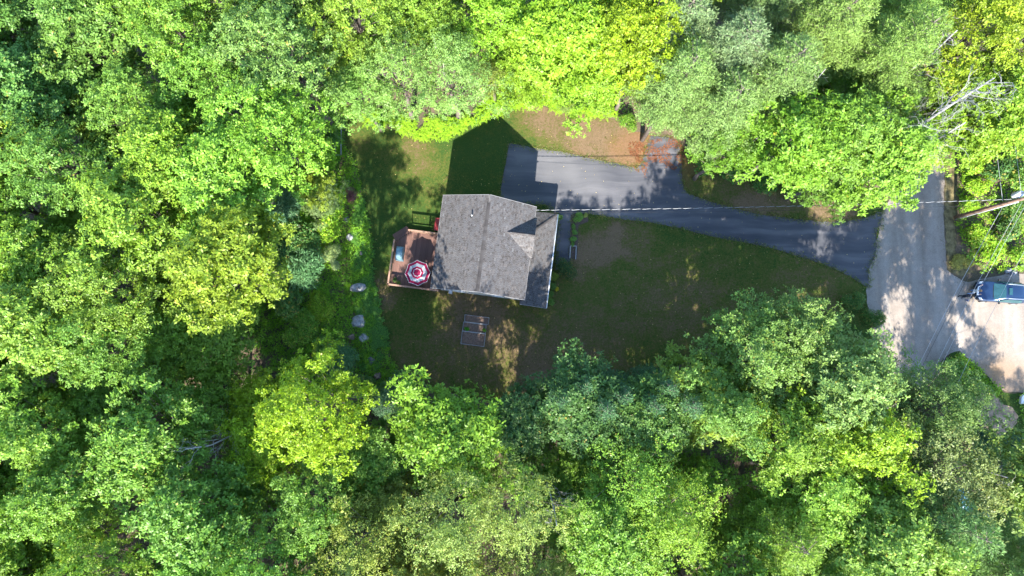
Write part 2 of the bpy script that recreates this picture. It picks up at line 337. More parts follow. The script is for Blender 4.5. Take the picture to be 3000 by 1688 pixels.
# ------------------------------------------------------------------ HOUSE
HC = at(1416.5, 724.5, 5.1); HA = R(-7.3)
house = empty('house', (HC.x, HC.y, 0), HA)
props(house, 'small house with grey brown shingled gable roof, porch and cross gable beside the driveway', 'house')
HM = Matrix.Translation((HC.x, HC.y, 0)) @ Matrix.Rotation(HA, 4, 'Z')
EX0, EX1, EY0, EY1, RX, EZ, RZ = -3.85, 3.88, -3.86, 3.87, 0.1, 5.1, 7.5
WX, WY = 3.5, 3.55
wz = RZ - 0.22
w = MB()
w.prism([(-WX, -WY, 5.05), (WX, -WY, 5.05), (WX, WY, 5.05), (-WX, WY, 5.05)], 4.75)
for y in (-WY, WY):
    pts = [(-WX, y, 5.05), (WX, y, 5.05), (RX, y, wz)]
    y2 = y + (0.12 if y < 0 else -0.12)
    k = len(w.v); w.v += pts + [(p_[0], y2, p_[2]) for p_ in pts]
    w.f += [(k, k + 1, k + 2), (k + 5, k + 4, k + 3), (k, k + 3, k + 4, k + 1), (k + 1, k + 4, k + 5, k + 2), (k + 2, k + 5, k + 3, k)]; w.m += [0] * 5
wall = w.build('wall', M['siding'], house)
# clapboards: narrow boards proud of the wall on all four sides
w = MB()
for i in range(38):
    z = 0.4 + i * 0.125
    if z > 5.0: break
    for y, s in ((-WY, -1), (WY, 1)): w.bar((-WX, y + s * 0.012, z), (WX, y + s * 0.012, z), 0.02, 0.03)
    for x, s in ((-WX, -1), (WX, 1)): w.bar((x + s * 0.012, -WY, z), (x + s * 0.012, WY, z), 0.02, 0.03)
for i in range(16):
    z = 5.12 + i * 0.125; t = (RZ - 0.3 - z) / (RZ - EZ); a = RX - (RX + WX) * t; b_ = RX + (WX - RX) * t
    if t > 0.03:
        for y, s in ((-WY, -1), (WY, 1)): w.bar((a, y + s * 0.012, z), (b_, y + s * 0.012, z), 0.02, 0.03)
props(w.build('clapboard', M['siding'], wall), kind='stuff')
f_ = MB(); f_.box(-WX - 0.05, -WY - 0.05, 0, WX + 0.05, WY + 0.05, 0.33); f_.build('foundation', M['concrete'], house)
def window(c, wd, ht, nrm, parent=house):
    """c centre on wall, nrm outward unit vector along x or y"""
    n = Vector(nrm); s = Vector((0, 0, 1)).cross(n)
    o = MB()
    for a, b in (((-1, -1), (1, -1)), ((1, -1), (1, 1)), ((1, 1), (-1, 1)), ((-1, 1), (-1, -1))):
        o.bar(Vector(c) + s * (a[0] * wd / 2) + Vector((0, 0, a[1] * ht / 2)) + n * 0.04, Vector(c) + s * (b[0] * wd / 2) + Vector((0, 0, b[1] * ht / 2)) + n * 0.04, 0.09, 0.09, up=n)
    o.bar(Vector(c) - s * wd / 2 + n * 0.04, Vector(c) + s * wd / 2 + n * 0.04, 0.05, 0.05, up=n)
    wf = o.build('window', M['white'], parent)
    g = MB(); h = [Vector(c) + s * (i * wd / 2) + Vector((0, 0, j * ht / 2)) + n * 0.02 for i, j in ((-1, -1), (1, -1), (1, 1), (-1, 1))]
    g.poly(h); g.build('pane', M['glass'], wf)
for c_, w_, h_, n_ in (((-1.8, -WY, 1.8), 1.0, 1.3, (0, -1, 0)), ((1.6, -WY, 1.8), 1.0, 1.3, (0, -1, 0)), ((0, -WY, 4.6), 1.0, 1.2, (0, -1, 0)), ((0, WY, 4.6), 1.0, 1.2, (0, 1, 0)),
                       ((-WX, 2.9, 3.6), .9, 1.2, (-1, 0, 0)), ((-WX, -2.4, 3.6), 1.0, 1.2, (-1, 0, 0)), ((WX, -2.2, 1.8), 1.0, 1.3, (1, 0, 0)), ((WX, -2.2, 4.4), .9, .9, (1, 0, 0))):
    window(c_, w_, h_, n_)
g = MB(); g.box(0.6, WY + 0.002, 0.05, 3.1, WY + 0.06, 2.3)
gd = g.build('garage_door', M['white'], house)
for i in range(4):
    g = MB(); g.box(0.65, WY + 0.063, 0.12 + i * 0.55, 3.05, WY + 0.085, 0.6 + i * 0.55); g.build('panel', M['white'], gd)
g = MB(); g.box(WX + 0.002, 0.4, 0.45, WX + 0.06, 1.35, 2.5); dr = g.build('door', M['red'], house)
g = MB(); g.box(WX + 0.06, 0.48, 1.4, WX + 0.12, 0.55, 1.5); g.build('handle', M['metal'], dr)
g = MB(); g.box(-WX - 0.06, -1.9, 0.72, -WX - 0.002, -0.2, 2.75); sd = g.build('sliding_door', M['white'], house)
for y in (-1.8, -1.0):
    g = MB(); g.box(-WX - 0.075, y, 0.85, -WX - 0.062, y + 0.7, 2.65); g.build('pane', M['glass'], sd)
g = MB(); g.box(-2.75, -WY - 0.32, 0.55, -2.45, -WY - 0.002, 1.15); g.build('meter_box', M['metal'], house, bevel=0.02)
# --- roof slopes with real tabs
def clip(poly, A, B, C_):
    out = []
    for i in range(len(poly)):
        p, q = poly[i], poly[(i + 1) % len(poly)]
        dp, dq = A * p[0] + B * p[1] - C_, A * q[0] + B * q[1] - C_
        if dp >= 0: out.append(p)
        if (dp >= 0) != (dq >= 0):
            t = dp / (dp - dq); out.append((p[0] + (q[0] - p[0]) * t, p[1] + (q[1] - p[1]) * t))
    return out
def slope(name, pts, parent, seed, thick=0.12, expo=0.14, tab=0.21):
    """pts: planar convex outline, counter-clockwise from above, first edge = eave"""
    P = [Vector(p_) for p_ in pts]; o = P[0]; u = (P[1] - P[0]).normalized(); n = (P[1] - P[0]).cross(P[2] - P[0]).normalized(); v = n.cross(u)
    base = MB(); base.prism([tuple(p_ - n * 0.012) for p_ in pts_v(P)], thick); b = base.build(name, M['eave'], parent)
    uv = [((p_ - o).dot(u), (p_ - o).dot(v)) for p_ in P]
    umin, umax = min(a for a, _ in uv), max(a for a, _ in uv); vmax = max(c for _, c in uv)
    r = random.Random(seed); T = MB(); vals = []
    row = 0; y = -0.02
    while y < vmax:
        x = umin - r.uniform(0, tab)
        while x < umax:
            w_ = tab * r.uniform(0.55, 1.25); poly = [(x + 0.004, y), (x + w_ - 0.004, y), (x + w_ - 0.004, y + expo + 0.01), (x + 0.004, y + expo + 0.01)]
            for i in range(len(uv)):
                a, c = uv[i], uv[(i + 1) % len(uv)]; dx, dy = c[0] - a[0], c[1] - a[1]
                poly = clip(poly, -dy, dx, -dy * a[0] + dx * a[1])
                if not poly: break
            if poly and len(poly) >= 3:
                raise_ = r.uniform(0.012, 0.024)
                def z(q): return 0.003 + raise_ * (1 - (q[1] - y) / (expo + 0.01))
                T.poly([o + u * q[0] + v * q[1] + n * z(q) for q in poly]); val = min(1, max(0, r.gauss(0.45, 0.19))); vals.append(val)
                low = [q for q in poly if abs(q[1] - poly[0][1]) < 1e-6]
                if len(low) == 2:
                    T.poly([o + u * low[0][0] + v * low[0][1] - n * 0.004, o + u * low[1][0] + v * low[1][1] - n * 0.004, o + u * low[1][0] + v * low[1][1] + n * z(low[1]), o + u * low[0][0] + v * low[0][1] + n * z(low[0])]); vals.append(val * 0.6)
            x += w_
        y += expo; row += 1
    me = T.mesh('shingles', M['shingle']); a = me.attributes.new('tab', 'FLOAT', 'FACE'); a.data.foreach_set('value', vals)
    s = link('shingles', me, b); props(s, kind='stuff'); return b
def pts_v(P): return P
slope('roof', [(EX0, EY1, EZ), (EX0, EY0, EZ), (RX, EY0, RZ), (RX, EY1, RZ)], house, 1)
slope('roof', [(EX1, EY0, EZ), (EX1, EY1, EZ), (RX, EY1, RZ), (RX, EY0, RZ)], house, 2)
def main_z(x): return RZ - (x - RX) / (EX1 - RX) * (RZ - EZ)
DRZ = 6.42; DX0 = RX + (RZ - DRZ) / (RZ - EZ) * (EX1 - RX); DX1 = 4.06; DYc = 1.29; DN, DS = 2.93, -0.38
slope('dormer_roof', [(DX1, DN, EZ + .03), (EX1 - 0.02, DN, EZ + .03), (DX0, DYc, DRZ + .03), (DX1, DYc, DRZ + .03)], house, 3, thick=0.05)
slope('dormer_roof', [(EX1 - 0.02, DS, EZ + .03), (DX1, DS, EZ + .03), (DX1, DYc, DRZ + .03), (DX0, DYc, DRZ + .03)], house, 4, thick=0.05)
g = MB(); k = [(3.9, DS + .12, EZ - .02), (3.9, DN - .12, EZ - .02), (3.9, DYc, DRZ - .08)]; g.poly(k); g.poly([(p_[0] - 0.1, p_[1], p_[2]) for p_ in reversed(k)]); g.build('gable_wall', M['siding'], house)
PZ, PZ1 = 2.75, 3.75; PX1, PX0 = 5.78, 3.53; PYn, PYs = 3.95, -4.17
slope('porch_roof', [(PX1, PYs, PZ), (PX1, PYn, PZ), (PX0, PYn - (PX1 - PX0), PZ1), (PX0, PYs, PZ1)], house, 5)
slope('porch_roof', [(PX1, PYn, PZ), (PX0, PYn, PZ), (PX0, PYn - (PX1 - PX0), PZ1)], house, 6)
# ridge caps, hip caps
rc = random.Random(5)
def caps(a, b, sides, wd=0.17, step=0.27, parent=house, nm='ridge_cap'):
    a, b = Vector(a), Vector(b); L = (b - a).length; d = (b - a) / L; n = int(L / step)
    for i in range(n):
        p0 = a + d * (i * step); p1 = a + d * (i * step + step * 0.97); g_ = MB(); h = rc.uniform(0.05, 0.075)
        l, r_ = sides
        for s_, nn in ((l, 0), (r_, 1)):
            s_ = Vector(s_).normalized() * wd
            q = [p0 + Vector((0, 0, h)), p1 + Vector((0, 0, h - 0.015)), p1 + s_ + Vector((0, 0, h - 0.015)), p0 + s_ + Vector((0, 0, h))]
            g_.poly(q if nn else q[::-1])
        z0 = Vector((0, 0, -0.035)); l_ = Vector(l).normalized() * wd; r2 = Vector(r_).normalized() * wd; hh = Vector((0, 0, h))
        g_.poly([p0 + l_ + hh, p0 + l_ + hh + z0, p0 + hh + z0, p0 + hh]); g_.poly([p0 + hh, p0 + hh + z0, p0 + r2 + hh + z0, p0 + r2 + hh])
        me = g_.mesh(nm, M['shingle']); at_ = me.attributes.new('tab', 'FLOAT', 'FACE'); v_ = min(.5, max(.0, rc.gauss(0.12, 0.12))); at_.data.foreach_set('value', [v_] * len(me.polygons))
        link(nm, me, parent)
sl = (RZ - EZ) / (EX1 - RX)
caps((RX, EY0 + 0.05, RZ), (RX, EY1 - 0.6, RZ), ((-1, 0, -sl), (1, 0, -sl)))
caps((DX1, DYc, DRZ + .03), (DX0 + .2, DYc, DRZ + .03), ((0, -1, -0.75), (0, 1, -0.75)), 0.13)
caps((PX1, PYn, PZ), (PX0 + .1, PYn - (PX1 - PX0) + .1, PZ1), ((0.2, -1, 0.0), (-1, 0.2, 0.0)), 0.10)
# fascia boards and white drip edges
for y in (EY0, EY1):
    s_ = -1 if y < 0 else 1
    for x_ in (EX0, EX1):
        g = MB(); g.bar((x_, y + s_ * 0.012, EZ - .07), (RX, y + s_ * 0.012, RZ - .07), 0.024, 0.16); g.build('fascia', M['eave'], house)
g = MB(); g.tube([(PX1 + 0.05, PYs, PZ - .06), (PX1 + 0.05, PYn, PZ - .06)], 0.055, 8); g.tube([(PX1 + 0.02, PYn - .1, PZ - .06), (PX1 - 0.15, PYn - .1, PZ - .5), (PX1 - 0.15, PYn - .1, 0.2)], 0.04, 6)
g.build('gutter', M['white'], house, True)
for q0, q1, h_ in (((PX0, PYs - 0.012, PZ1 - .06), (PX1, PYs - 0.012, PZ - .06), .14), ((EX0 - .012, EY0, EZ - .07), (EX0 - .012, EY1, EZ - .07), .12), ((EX1 + .012, EY0, EZ - .07), (EX1 + .012, EY1, EZ - .07), .12)):
    g = MB(); g.bar(q0, q1, 0.024, h_); g.build('eave_trim', M['eave'], house)
# plumbing vent, snow-worn ridge vent strip, porch floor, posts, bulkhead
vz = RZ - (RX + 1.12) / (RX - EX0) * (RZ - EZ)
g = MB(); g.tube([(-1.12, 2.1, vz - .1), (-1.12, 2.1, vz + .42)], 0.055, 10); g.tube([(-1.12, 2.1, vz - .05), (-1.12, 2.1, vz + .08)], [0.16, 0.07], 10)
vp = g.build('vent_pipe', M['black'], house, True)
g = MB(); g.tube([(-1.12, 2.1, vz + .421), (-1.12, 2.1, vz + .44)], 0.06, 10); g.build('pipe_collar', M['white'], vp)
pf = MB(); pf.box(3.52, -3.9, 0.05, 5.92, 2.2, 0.34); fl = pf.build('porch_floor', M['deck'], house)
for i in range(16):
    g = MB(); x = 3.58 + i * 0.148; g.box(x, -3.95, 0.345, x + 0.14, 2.25, 0.372); g.build('board', M['deck'], fl)
for y in (-4.0, -1.3, 1.3, 3.75):
    g = MB(); g.box(5.5, y - .05, 0.34 if y < 2.2 else 0.0, 5.6, y + .05, 2.68); g.build('porch_post', M['white'], house)
g = MB()
b0 = [(-4.85, 1.62, .35), (-4.85, 2.72, .35), (-3.52, 2.72, .95), (-3.52, 1.62, .95)]
k = len(g.v); g.v += b0 + [(x, y, 0.0) for x, y, z in b0]; g.f += [(3, 2, 1, 0), (0, 1, 5, 4), (1, 2, 6, 5), (3, 0, 4, 7)]; g.m += [0] * 4
bh = g.build('bulkhead', M['darkwood'], house)
for y0, y1 in ((1.60, 2.16), (2.18, 2.74)):
    g = MB(); q = [(-4.9, y0, .36), (-3.5, y0, .99), (-3.5, y1, .99), (-4.9, y1, .36)]; g.prism(q, 0.03); g.build('hatch_door', M['red'], bh, bevel=0.01)

# ------------------------------------------------------------------ DECK
deck = empty('deck', (HC.x, HC.y, 0), HA); props(deck, 'raised red brown timber deck with tan capped railing on the west side of the house', 'deck')
DZ = 0.65; CZ = 1.6
x = -8.02; i = 0
while x < -3.62:
    ytop = 1.16 if x > -6.9 else 0.2 + (x + 8.05) * 0.83
    g = MB(); g.box(-0.069, -(ytop + 3.78) / 2, -0.028, 0.069, (ytop + 3.78) / 2, 0)
    o = g.build('board', M['deck'], deck); o.location = (x + 0.07, (ytop - 3.78) / 2, DZ); x += 0.1475
g = MB(); g.prism([(-8.0, -3.72, DZ - .03), (-3.6, -3.72, DZ - .03), (-3.6, 1.1, DZ - .03), (-6.9, 1.1, DZ - .03), (-8.0, 0.15, DZ - .03)], 0.2); g.build('joist_frame', M['darkwood'], deck)
for px_, py_ in ((-7.9, -3.6), (-7.9, 0.0), (-5.8, -3.6), (-5.8, 1.0), (-4.0, 1.0), (-7.9, -1.8)):
    g = MB(); g.box(px_ - .07, py_ - .07, 0, px_ + .07, py_ + .07, DZ - .235); g.build('support_post', M['darkwood'], deck)
rails = [((-8.02, 0.1), (-8.02, -3.78)), ((-8.02, -3.78), (-3.66, -3.78)), ((-6.88, 1.16), (-3.66, 1.16))]
for a, b in rails:
    A_, B_ = Vector((*a, 0)), Vector((*b, 0)); d = (B_ - A_).normalized(); L = (B_ - A_).length
    g = MB(); g.bar(A_ - d * .07 + Vector((0, 0, CZ)), B_ + d * .05 + Vector((0, 0, CZ)), 0.15, 0.035); g.build('rail_cap', M['cap'], deck)
    g = MB(); g.bar(A_ + Vector((0, 0, DZ + .12)), B_ + Vector((0, 0, DZ + .12)), 0.04, 0.09); g.bar(A_ + Vector((0, 0, CZ - .065)), B_ + Vector((0, 0, CZ - .065)), 0.04, 0.09); g.build('rail', M['cap'], deck)
    n = int(L / 0.135); bm_ = MB(); bm_.box(-.016, -.016, DZ + .166, .016, .016, CZ - .111); me = bm_.mesh('baluster', M['cap'])
    for i in range(1, n):
        o = link('baluster', me, deck); o.location = A_ + d * (L * i / n)
    k = max(1, round(L / 1.6))
    for i in range(k + 1):
        p_ = A_ + d * (L * i / k); g = MB(); g.box(p_.x - .044, p_.y - .044 + 0.0, DZ - .1, p_.x + .044, p_.y + .044, CZ - .0185); g.build('rail_post', M['cap'], deck)
# corner steps going down to the north-west
sA, sB = Vector((-8.03, 0.22, 0)), Vector((-6.93, 1.14, 0)); sd_ = (sB - sA).normalized(); so = Vector((-sd_.y, sd_.x, 0))
steps = empty('stair', (0, 0, 0)); steps.parent = deck
for i in range(4):
    z = DZ + 0.004 - 0.0 - i * 0.155 if i else DZ + 0.004
    c = (sA + sB) / 2 + so * (0.07 + i * 0.19)
    g = MB(); g.bar(-sd_ * 0.76, sd_ * 0.76, 0.172, 0.035); o = g.build('tread', M['deck'], steps); o.location = c + Vector((0, 0, z - i * 0.0))
g = MB()
for t in (-0.66, 0.66):
    m_ = (sA + sB) / 2 + sd_ * t; g.bar(m_ + Vector((0, 0, DZ - .13)), m_ + so * 0.66 + Vector((0, 0, 0.02)), 0.04, 0.2)
g.build('stringer', M['darkwood'], steps)
def hloc(x, y, z=0): return HM @ Vector((x, y, z))

# parasol
UC = hloc(-5.44, -2.57, DZ); UR = 1.12
par = empty('parasol', UC, HA + R(10)); props(par, 'open octagonal parasol in crimson and white stripes shading the deck', 'parasol')
cols = {'crimson': (0.30, 0.012, 0.065), 'white': (0.60, 0.62, 0.65), 'blue': (0.32, 0.39, 0.44), 'pink': (0.6, 0.3, 0.38)}
pm = [simple('parasol ' + k_, v_, 0.8, 0.06, 8.0) for k_, v_ in cols.items()]
for m_ in pm:
    nt = m_.node_tree; t_ = nt.nodes.new("ShaderNodeBsdfTranslucent"); t_.inputs[0].default_value = nt.nodes["Principled BSDF"].inputs['Base Color'].default_value
    for l_ in list(nt.links):
        if l_.to_socket == nt.nodes["Principled BSDF"].inputs['Base Color']: nt.links.new(l_.from_socket, t_.inputs[0])
    x_ = nt.nodes.new("ShaderNodeMixShader"); x_.inputs[0].default_value = 0.3; nt.links.new(nt.nodes["Principled BSDF"].outputs[0], x_.inputs[1]); nt.links.new(t_.outputs[0], x_.inputs[2]); nt.links.new(x_.outputs[0], nt.nodes["Material Output"].inputs[0])
bands = [(0.0, .27, 0), (.27, .30, 3), (.30, .34, 1), (.34, .50, 0), (.50, .54, 1), (.54, .59, 2), (.59, .64, 1), (.64, .69, 2), (.69, .73, 1), (.73, .755, 2), (.755, .965, 0), (.965, 1.0, 1)]
def cz(t): return 2.38 - 0.42 * t ** 1.25
for s_ in range(8):
    g = MB()
    for (r0, r1, mi) in bands:
        for j in range(4):
            a0 = (s_ + j / 4) * math.pi / 4; a1 = (s_ + (j + 1) / 4) * math.pi / 4
            def P_(r, a, jj):
                u_ = jj / 4; sag = 1 - 0.085 * math.sin(math.pi * u_) * (0.3 + 0.7 * r); chord = math.cos(math.pi / 8) / math.cos((u_ - .5) * math.pi / 4)
                rr = r * UR * (chord * 1.0) * (1 - 0.03 * math.sin(math.pi * u_)); return (rr * math.cos(a), rr * math.sin(a), cz(r) - 0.035 * math.sin(math.pi * u_) * r)
            pts = [P_(r0, a0, j), P_(r1, a0, j), P_(r1, a1, j + 1), P_(r0, a1, j + 1)]
            g.poly(pts if r0 > 0 else pts[1:3] + [pts[0]], mi)
    g.build('canopy_panel', pm, par)
for s_ in range(8):
    a = s_ * math.pi / 4; g = MB(); g.tube([(UR * t * math.cos(a) * .99, UR * t * math.sin(a) * .99, cz(t) - 0.012) for t in (0.03, .3, .6, 1)], 0.008, 5); g.build('rib', M['darkwood'], par)
g = MB(); g.tube([(0, 0, 0.72), (0, 0, 2.42)], 0.02, 10); g.tube([(0, 0, .05), (0, 0, .722)], 0.02, 10); g.build('pole', M['metal'], par, True)
g = MB(); g.tube([(0, 0, 2.385), (0, 0, 2.46), (0, 0, 2.5)], [0.035, 0.03, 0.008], 10); g.build('finial', M['black'], par, True)
g = MB(); g.tube([(0, 0, 0), (0, 0, 0.06), (0, 0, 0.1)], [0.25, 0.24, 0.08], 16); g.build('base', M['black'], par, True)
# table under the parasol and chair
tb = empty('patio_table', UC + Vector((0, 0, 0)), HA); props(tb, 'round patio table under the striped parasol on the deck', 'table')
g = MB(); n_ = 20; ring = [(0.52 * math.cos(2 * math.pi * j / n_), 0.52 * math.sin(2 * math.pi * j / n_), 0.72) for j in range(n_)]; g.prism(ring, 0.025); g.build('tabletop', M['glass'], tb)
for a in (45, 135, 225, 315):
    g = MB(); g.tube([(.42 * math.cos(R(a)), .42 * math.sin(R(a)), 0), (.36 * math.cos(R(a)), .36 * math.sin(R(a)), .695)], 0.018, 6); g.build('leg', M['black'], tb)
ch = empty('patio_chair', hloc(-4.35, -2.35, DZ), HA + R(90)); props(ch, 'dark patio chair between the parasol and the house wall', 'chair')
g = MB(); g.box(-.25, -.25, .4, .25, .25, .44); g.build('seat', M['black'], ch, bevel=0.01)
g = MB(); g.bar((-.25, -.26, .66), (.25, -.26, .66), .03, .4); g.build('backrest', M['black'], ch, bevel=0.01)
for sx in (-1, 1):
    for sy in (-1, 1):
        g = MB(); g.tube([(sx * .23, sy * .23, 0), (sx * .22, sy * .22, .4)], 0.015, 6); g.build('leg', M['black'], ch)
# covered grill
gc = hloc(-7.45, -0.95, DZ)
gr = empty('grill', gc, HA + R(1)); props(gr, 'barbecue grill under a blue grey vinyl cover at the west railing', 'grill')
import bmesh
bm = bmesh.new(); bmesh.ops.create_cube(bm, size=1)
for v in bm.verts: v.co.x *= 0.62; v.co.y *= 1.18; v.co.z = v.co.z * 1.02 + 0.55
bmesh.ops.subdivide_edges(bm, edges=bm.edges[:], cuts=7, use_grid_fill=True)
from mathutils import noise as mn
for v in bm.verts:
    t = max(0, (v.co.z - 0.7) / 0.36); v.co.x *= 1 - 0.22 * t * t; v.co.y *= 1 - 0.12 * t * t
    if abs(v.co.y) > 0.33: v.co.z -= 0.13 * min(1, (abs(v.co.y) - .33) / .1) * max(0, min(1, t * 2))
    nn = mn.noise(v.co * 4.5); flare = 0.06 * max(0, 1 - v.co.z); v.co += Vector((v.co.x, v.co.y, 0)).normalized() * (0.05 * nn + flare * abs(mn.noise(v.co * 7)) * 2) if (v.co.x or v.co.y) else Vector((0, 0, 0))
    v.co.z += 0.02 * mn.noise(v.co * 6 + Vector((3, 1, 2)))
    if v.co.z < 0.1: v.co.z = 0.06
me = bpy.data.meshes.new('cover'); bm.to_mesh(me); bm.free(); me.materials.append(M['greytarp'])
for p_ in me.polygons: p_.use_smooth = True
link('cover', me, gr)
for sx in (-.2, .2):
    for sy in (-.4, .4):
        g = MB(); g.box(sx - .03, sy - .03, 0, sx + .03, sy + .03, 0.5); g.build('leg', M['black'], gr)

# potted plant later (needs leaf code)
# ------------------------------------------------------------------ leaf generators
def nrmz(a): return a / np.maximum(np.linalg.norm(a, axis=-1, keepdims=True), 1e-9)
def leaves(P, D, U, L, Wd, fold=0.15, g=rng):
    """diamond leaves: base P, direction D, up normal U"""
    S = nrmz(np.cross(D, U)); Nn = np.cross(S, D)
    L = np.broadcast_to(np.asarray(L), (len(P),))[:, None]; Wd = np.broadcast_to(np.asarray(Wd), (len(P),))[:, None]
    a = P; b = P + D * L * .5 + S * Wd * .5 + Nn * Wd * fold; c = P + D * L; d = P + D * L * .5 - S * Wd * .5 + Nn * Wd * fold
    return np.stack([a, b, c, d], 1)
def tufts(Q, Nq, k, L, Wd, g, spread=1.0, lift=0.35):
    """k leaves in a rosette round each point Q with normal Nq"""
    n = len(Q); Q = np.repeat(Q, k, 0); Nq = np.repeat(Nq, k, 0)
    t1 = nrmz(np.cross(Nq, g.normal(size=(n * k, 3)))); D = nrmz(t1 + Nq * g.uniform(-0.25, lift * 2, (n * k, 1)))
    P = Q + t1 * g.uniform(0, 0.13, (n * k, 1)) * spread + g.normal(size=(n * k, 3)) * [.045, .045, .03] * spread
    U = nrmz(Nq + g.normal(size=(n * k, 3)) * 0.35)
    return leaves(P, D, U, L * g.uniform(.7, 1.25, n * k), Wd * g.uniform(.75, 1.2, n * k))
def broad_tree(seed, R_=3.4, H=17.0, base=0.42, lobes=34, tp=34, k=10, L=0.22, Wd=0.125, dens=1.0, flat=1.0, lobe_r=(0.7, 1.3)):
    g = np.random.default_rng(seed); c = np.array([0, 0, H * (base + 1) / 2]); hz = H * (1 - base) / 2
    i = np.arange(lobes); z = 1 - (i + .5) / lobes * 1.62; th = i * 2.39996 + g.uniform(0, 6)
    rr = np.sqrt(np.maximum(0, 1 - z * z)) * (1 + .13 * np.sin(2 * th + seed) + .09 * np.sin(3 * th + 2 * seed) + .06 * np.sin(5 * th)); dirs = np.stack([rr * np.cos(th), rr * np.sin(th), z], 1) + g.normal(size=(lobes, 3)) * .13
    lc = c + dirs * np.array([R_, R_, hz * flat]) * g.uniform(.55, 1.08, (lobes, 1)); lr = g.uniform(*lobe_r, lobes) * R_ / 3.4
    lc = np.vstack([lc, c + g.normal(size=(5, 3)) * [R_ * .28, R_ * .28, .4] + [0, 0, hz * .72 * flat]]); lr = np.append(lr, g.uniform(.9, 1.4, 5)); lobes += 5
    Q = []; Nn = []
    for j in range(lobes):
        m_ = int(tp * (lr[j] ** 2) * dens); d = nrmz(g.normal(size=(m_, 3))); d[:, 2] = np.abs(d[:, 2]) * g.choice([1, 1, 1, -.5], m_) ; d = nrmz(d)
        q = lc[j] + d * lr[j] * np.array([1.15, 1.15, .5]) * g.uniform(.3, 1.22, (m_, 1)) + g.normal(size=(m_, 3)) * [.1, .1, .12]; Q.append(q); Nn.append(nrmz(d * .7 + np.array([0, -0.15, .75]) + g.normal(size=(m_, 3)) * .2))
    Q = np.concatenate(Q); Nn = np.concatenate(Nn); V = tufts(Q, Nn, k, L, Wd, g)
    lv = g.random(len(V)) * 0.5 + np.repeat(g.random(len(Q)), k) * 0.5
    crown = quads_mesh('crown', V, lv, M['leaf'])
    t = MB(); tr_ = [(0, 0, -0.2)]; x = y = 0
    nseg = 7
    for s_ in range(1, nseg + 1):
        x += g.normal() * .12; y += g.normal() * .12; tr_.append((x, y, H * .78 * s_ / nseg))
    rad = [0.24 * (1 - .88 * s_ / nseg) * R_ / 3.4 + .02 for s_ in range(nseg + 1)]; rad[0] *= 1.3
    t.tube(tr_, rad, 8)
    for j in range(lobes):
        h0 = min(lc[j][2] - g.uniform(2, 5), H * .5); f_ = max(0.2, h0 / (H * .78)) * nseg; i0 = int(min(f_, nseg - 1)); p0 = Vector(tr_[i0]).lerp(Vector(tr_[i0 + 1]), f_ - i0 if f_ < nseg else 1)
        p2 = Vector(lc[j]); pm_ = p0.lerp(p2, .5) + Vector((g.normal() * .2, g.normal() * .2, g.uniform(0, .5)))
        t.tube([p0, pm_, p2 - Vector((0, 0, .3))], [.038, .022, .006], 5, cap=False)
    return crown, t.mesh('trunk', M['bark'], True)
def pine_tree(seed, R_=3.2, H=19.0, base=0.3, whorls=17, L=0.30, tint=1):
    g = np.random.default_rng(seed); Q = []; Nn = []; t = MB(); t.tube([(0, 0, -.2), (0, 0, H * .5), (0, 0, H)], [.26, .15, .02], 8)
    for w_ in range(whorls):
        f_ = w_ / (whorls - 1); z = H * (base + (1 - base) * f_ * .97); rad = R_ * (1 - f_) ** .55 * (1.05 if w_ else .7) + .25; nb = int(6 + 4 * (1 - f_))
        for b_ in range(nb):
            a = 2 * math.pi * (b_ + g.random() * .7) / nb + w_ * 1.3; Lb = rad * g.uniform(.75, 1.1); dz = g.uniform(.1, .28) * Lb
            ts = np.arange(0.25, 1.0, 0.26 / max(Lb, .5)); d = np.array([math.cos(a), math.sin(a), 0]); s_ = np.array([-d[1], d[0], 0])
            if Lb > .5: t.tube([(0, 0, z), tuple(d * Lb * .95 + np.array([0, 0, z + dz]))], [.04, .008], 4, cap=False)
            for q in ts:
                wd = (1 - abs(q - .6)) * .52 * min(1, Lb / 2)
                for off in np.arange(-wd, wd + .01, .24):
                    Q.append(d * Lb * q + s_ * off + np.array([0, 0, z + dz * q]) + g.normal(size=3) * .06); Nn.append(d * .5 + s_ * off * .6 + np.array([0, 0, .8]))
    Q = np.array(Q); Nn = nrmz(np.array(Nn) + g.normal(size=Q.shape) * .15); V = tufts(Q, Nn, 11, L, .05, g, .8, .9)
    lv = g.random(len(V)) * .8 + np.repeat(g.random(len(Q)), 11) * .2
    return quads_mesh('crown', V, lv, M['needle']), t.mesh('trunk', M['bark'], True)
def twig_tree(seed, H=15.0, R_=3.0, depth=4, lean=(0, 0), n0=9, thick=.2):
    g = np.random.default_rng(seed); t = MB(); ends = []
    top = Vector((lean[0], lean[1], H)); pts = [Vector((0, 0, -.2)).lerp(top, i / 6) + Vector((g.normal() * .1, g.normal() * .1, 0)) * (i > 0) for i in range(7)]
    t.tube(pts, [thick * (1 - .85 * i / 6) + .01 for i in range(7)], 7)
    def br(p, d, L, r, k):
        q = p + d * L * .5 + Vector(g.normal(size=3)) * L * .06; e = p + d * L + Vector(g.normal(size=3)) * L * .1
        t.tube([p, q, e], [r, r * .7, r * .3], 4, cap=False); ends.append(e)
        if k > 0:
            for s_ in range(int(g.integers(2, 5))):
                f_ = g.uniform(.3, 1); b0 = p.lerp(e, f_); dd = (d + Vector(g.normal(size=3)) * .55).normalized(); br(b0, dd, L * g.uniform(.4, .7), r * .5, k - 1)
    for i in range(n0):
        f_ = .38 + .6 * i / n0; a = g.uniform(0, 6.28); p = Vector((0, 0, 0)).lerp(top, f_); d = Vector((math.cos(a), math.sin(a), g.uniform(1.2, 3.4))).normalized()
        br(p, d, R_ * (1.15 - .6 * i / n0), thick * .2, depth - 2)
    return t, ends
TREES = {}
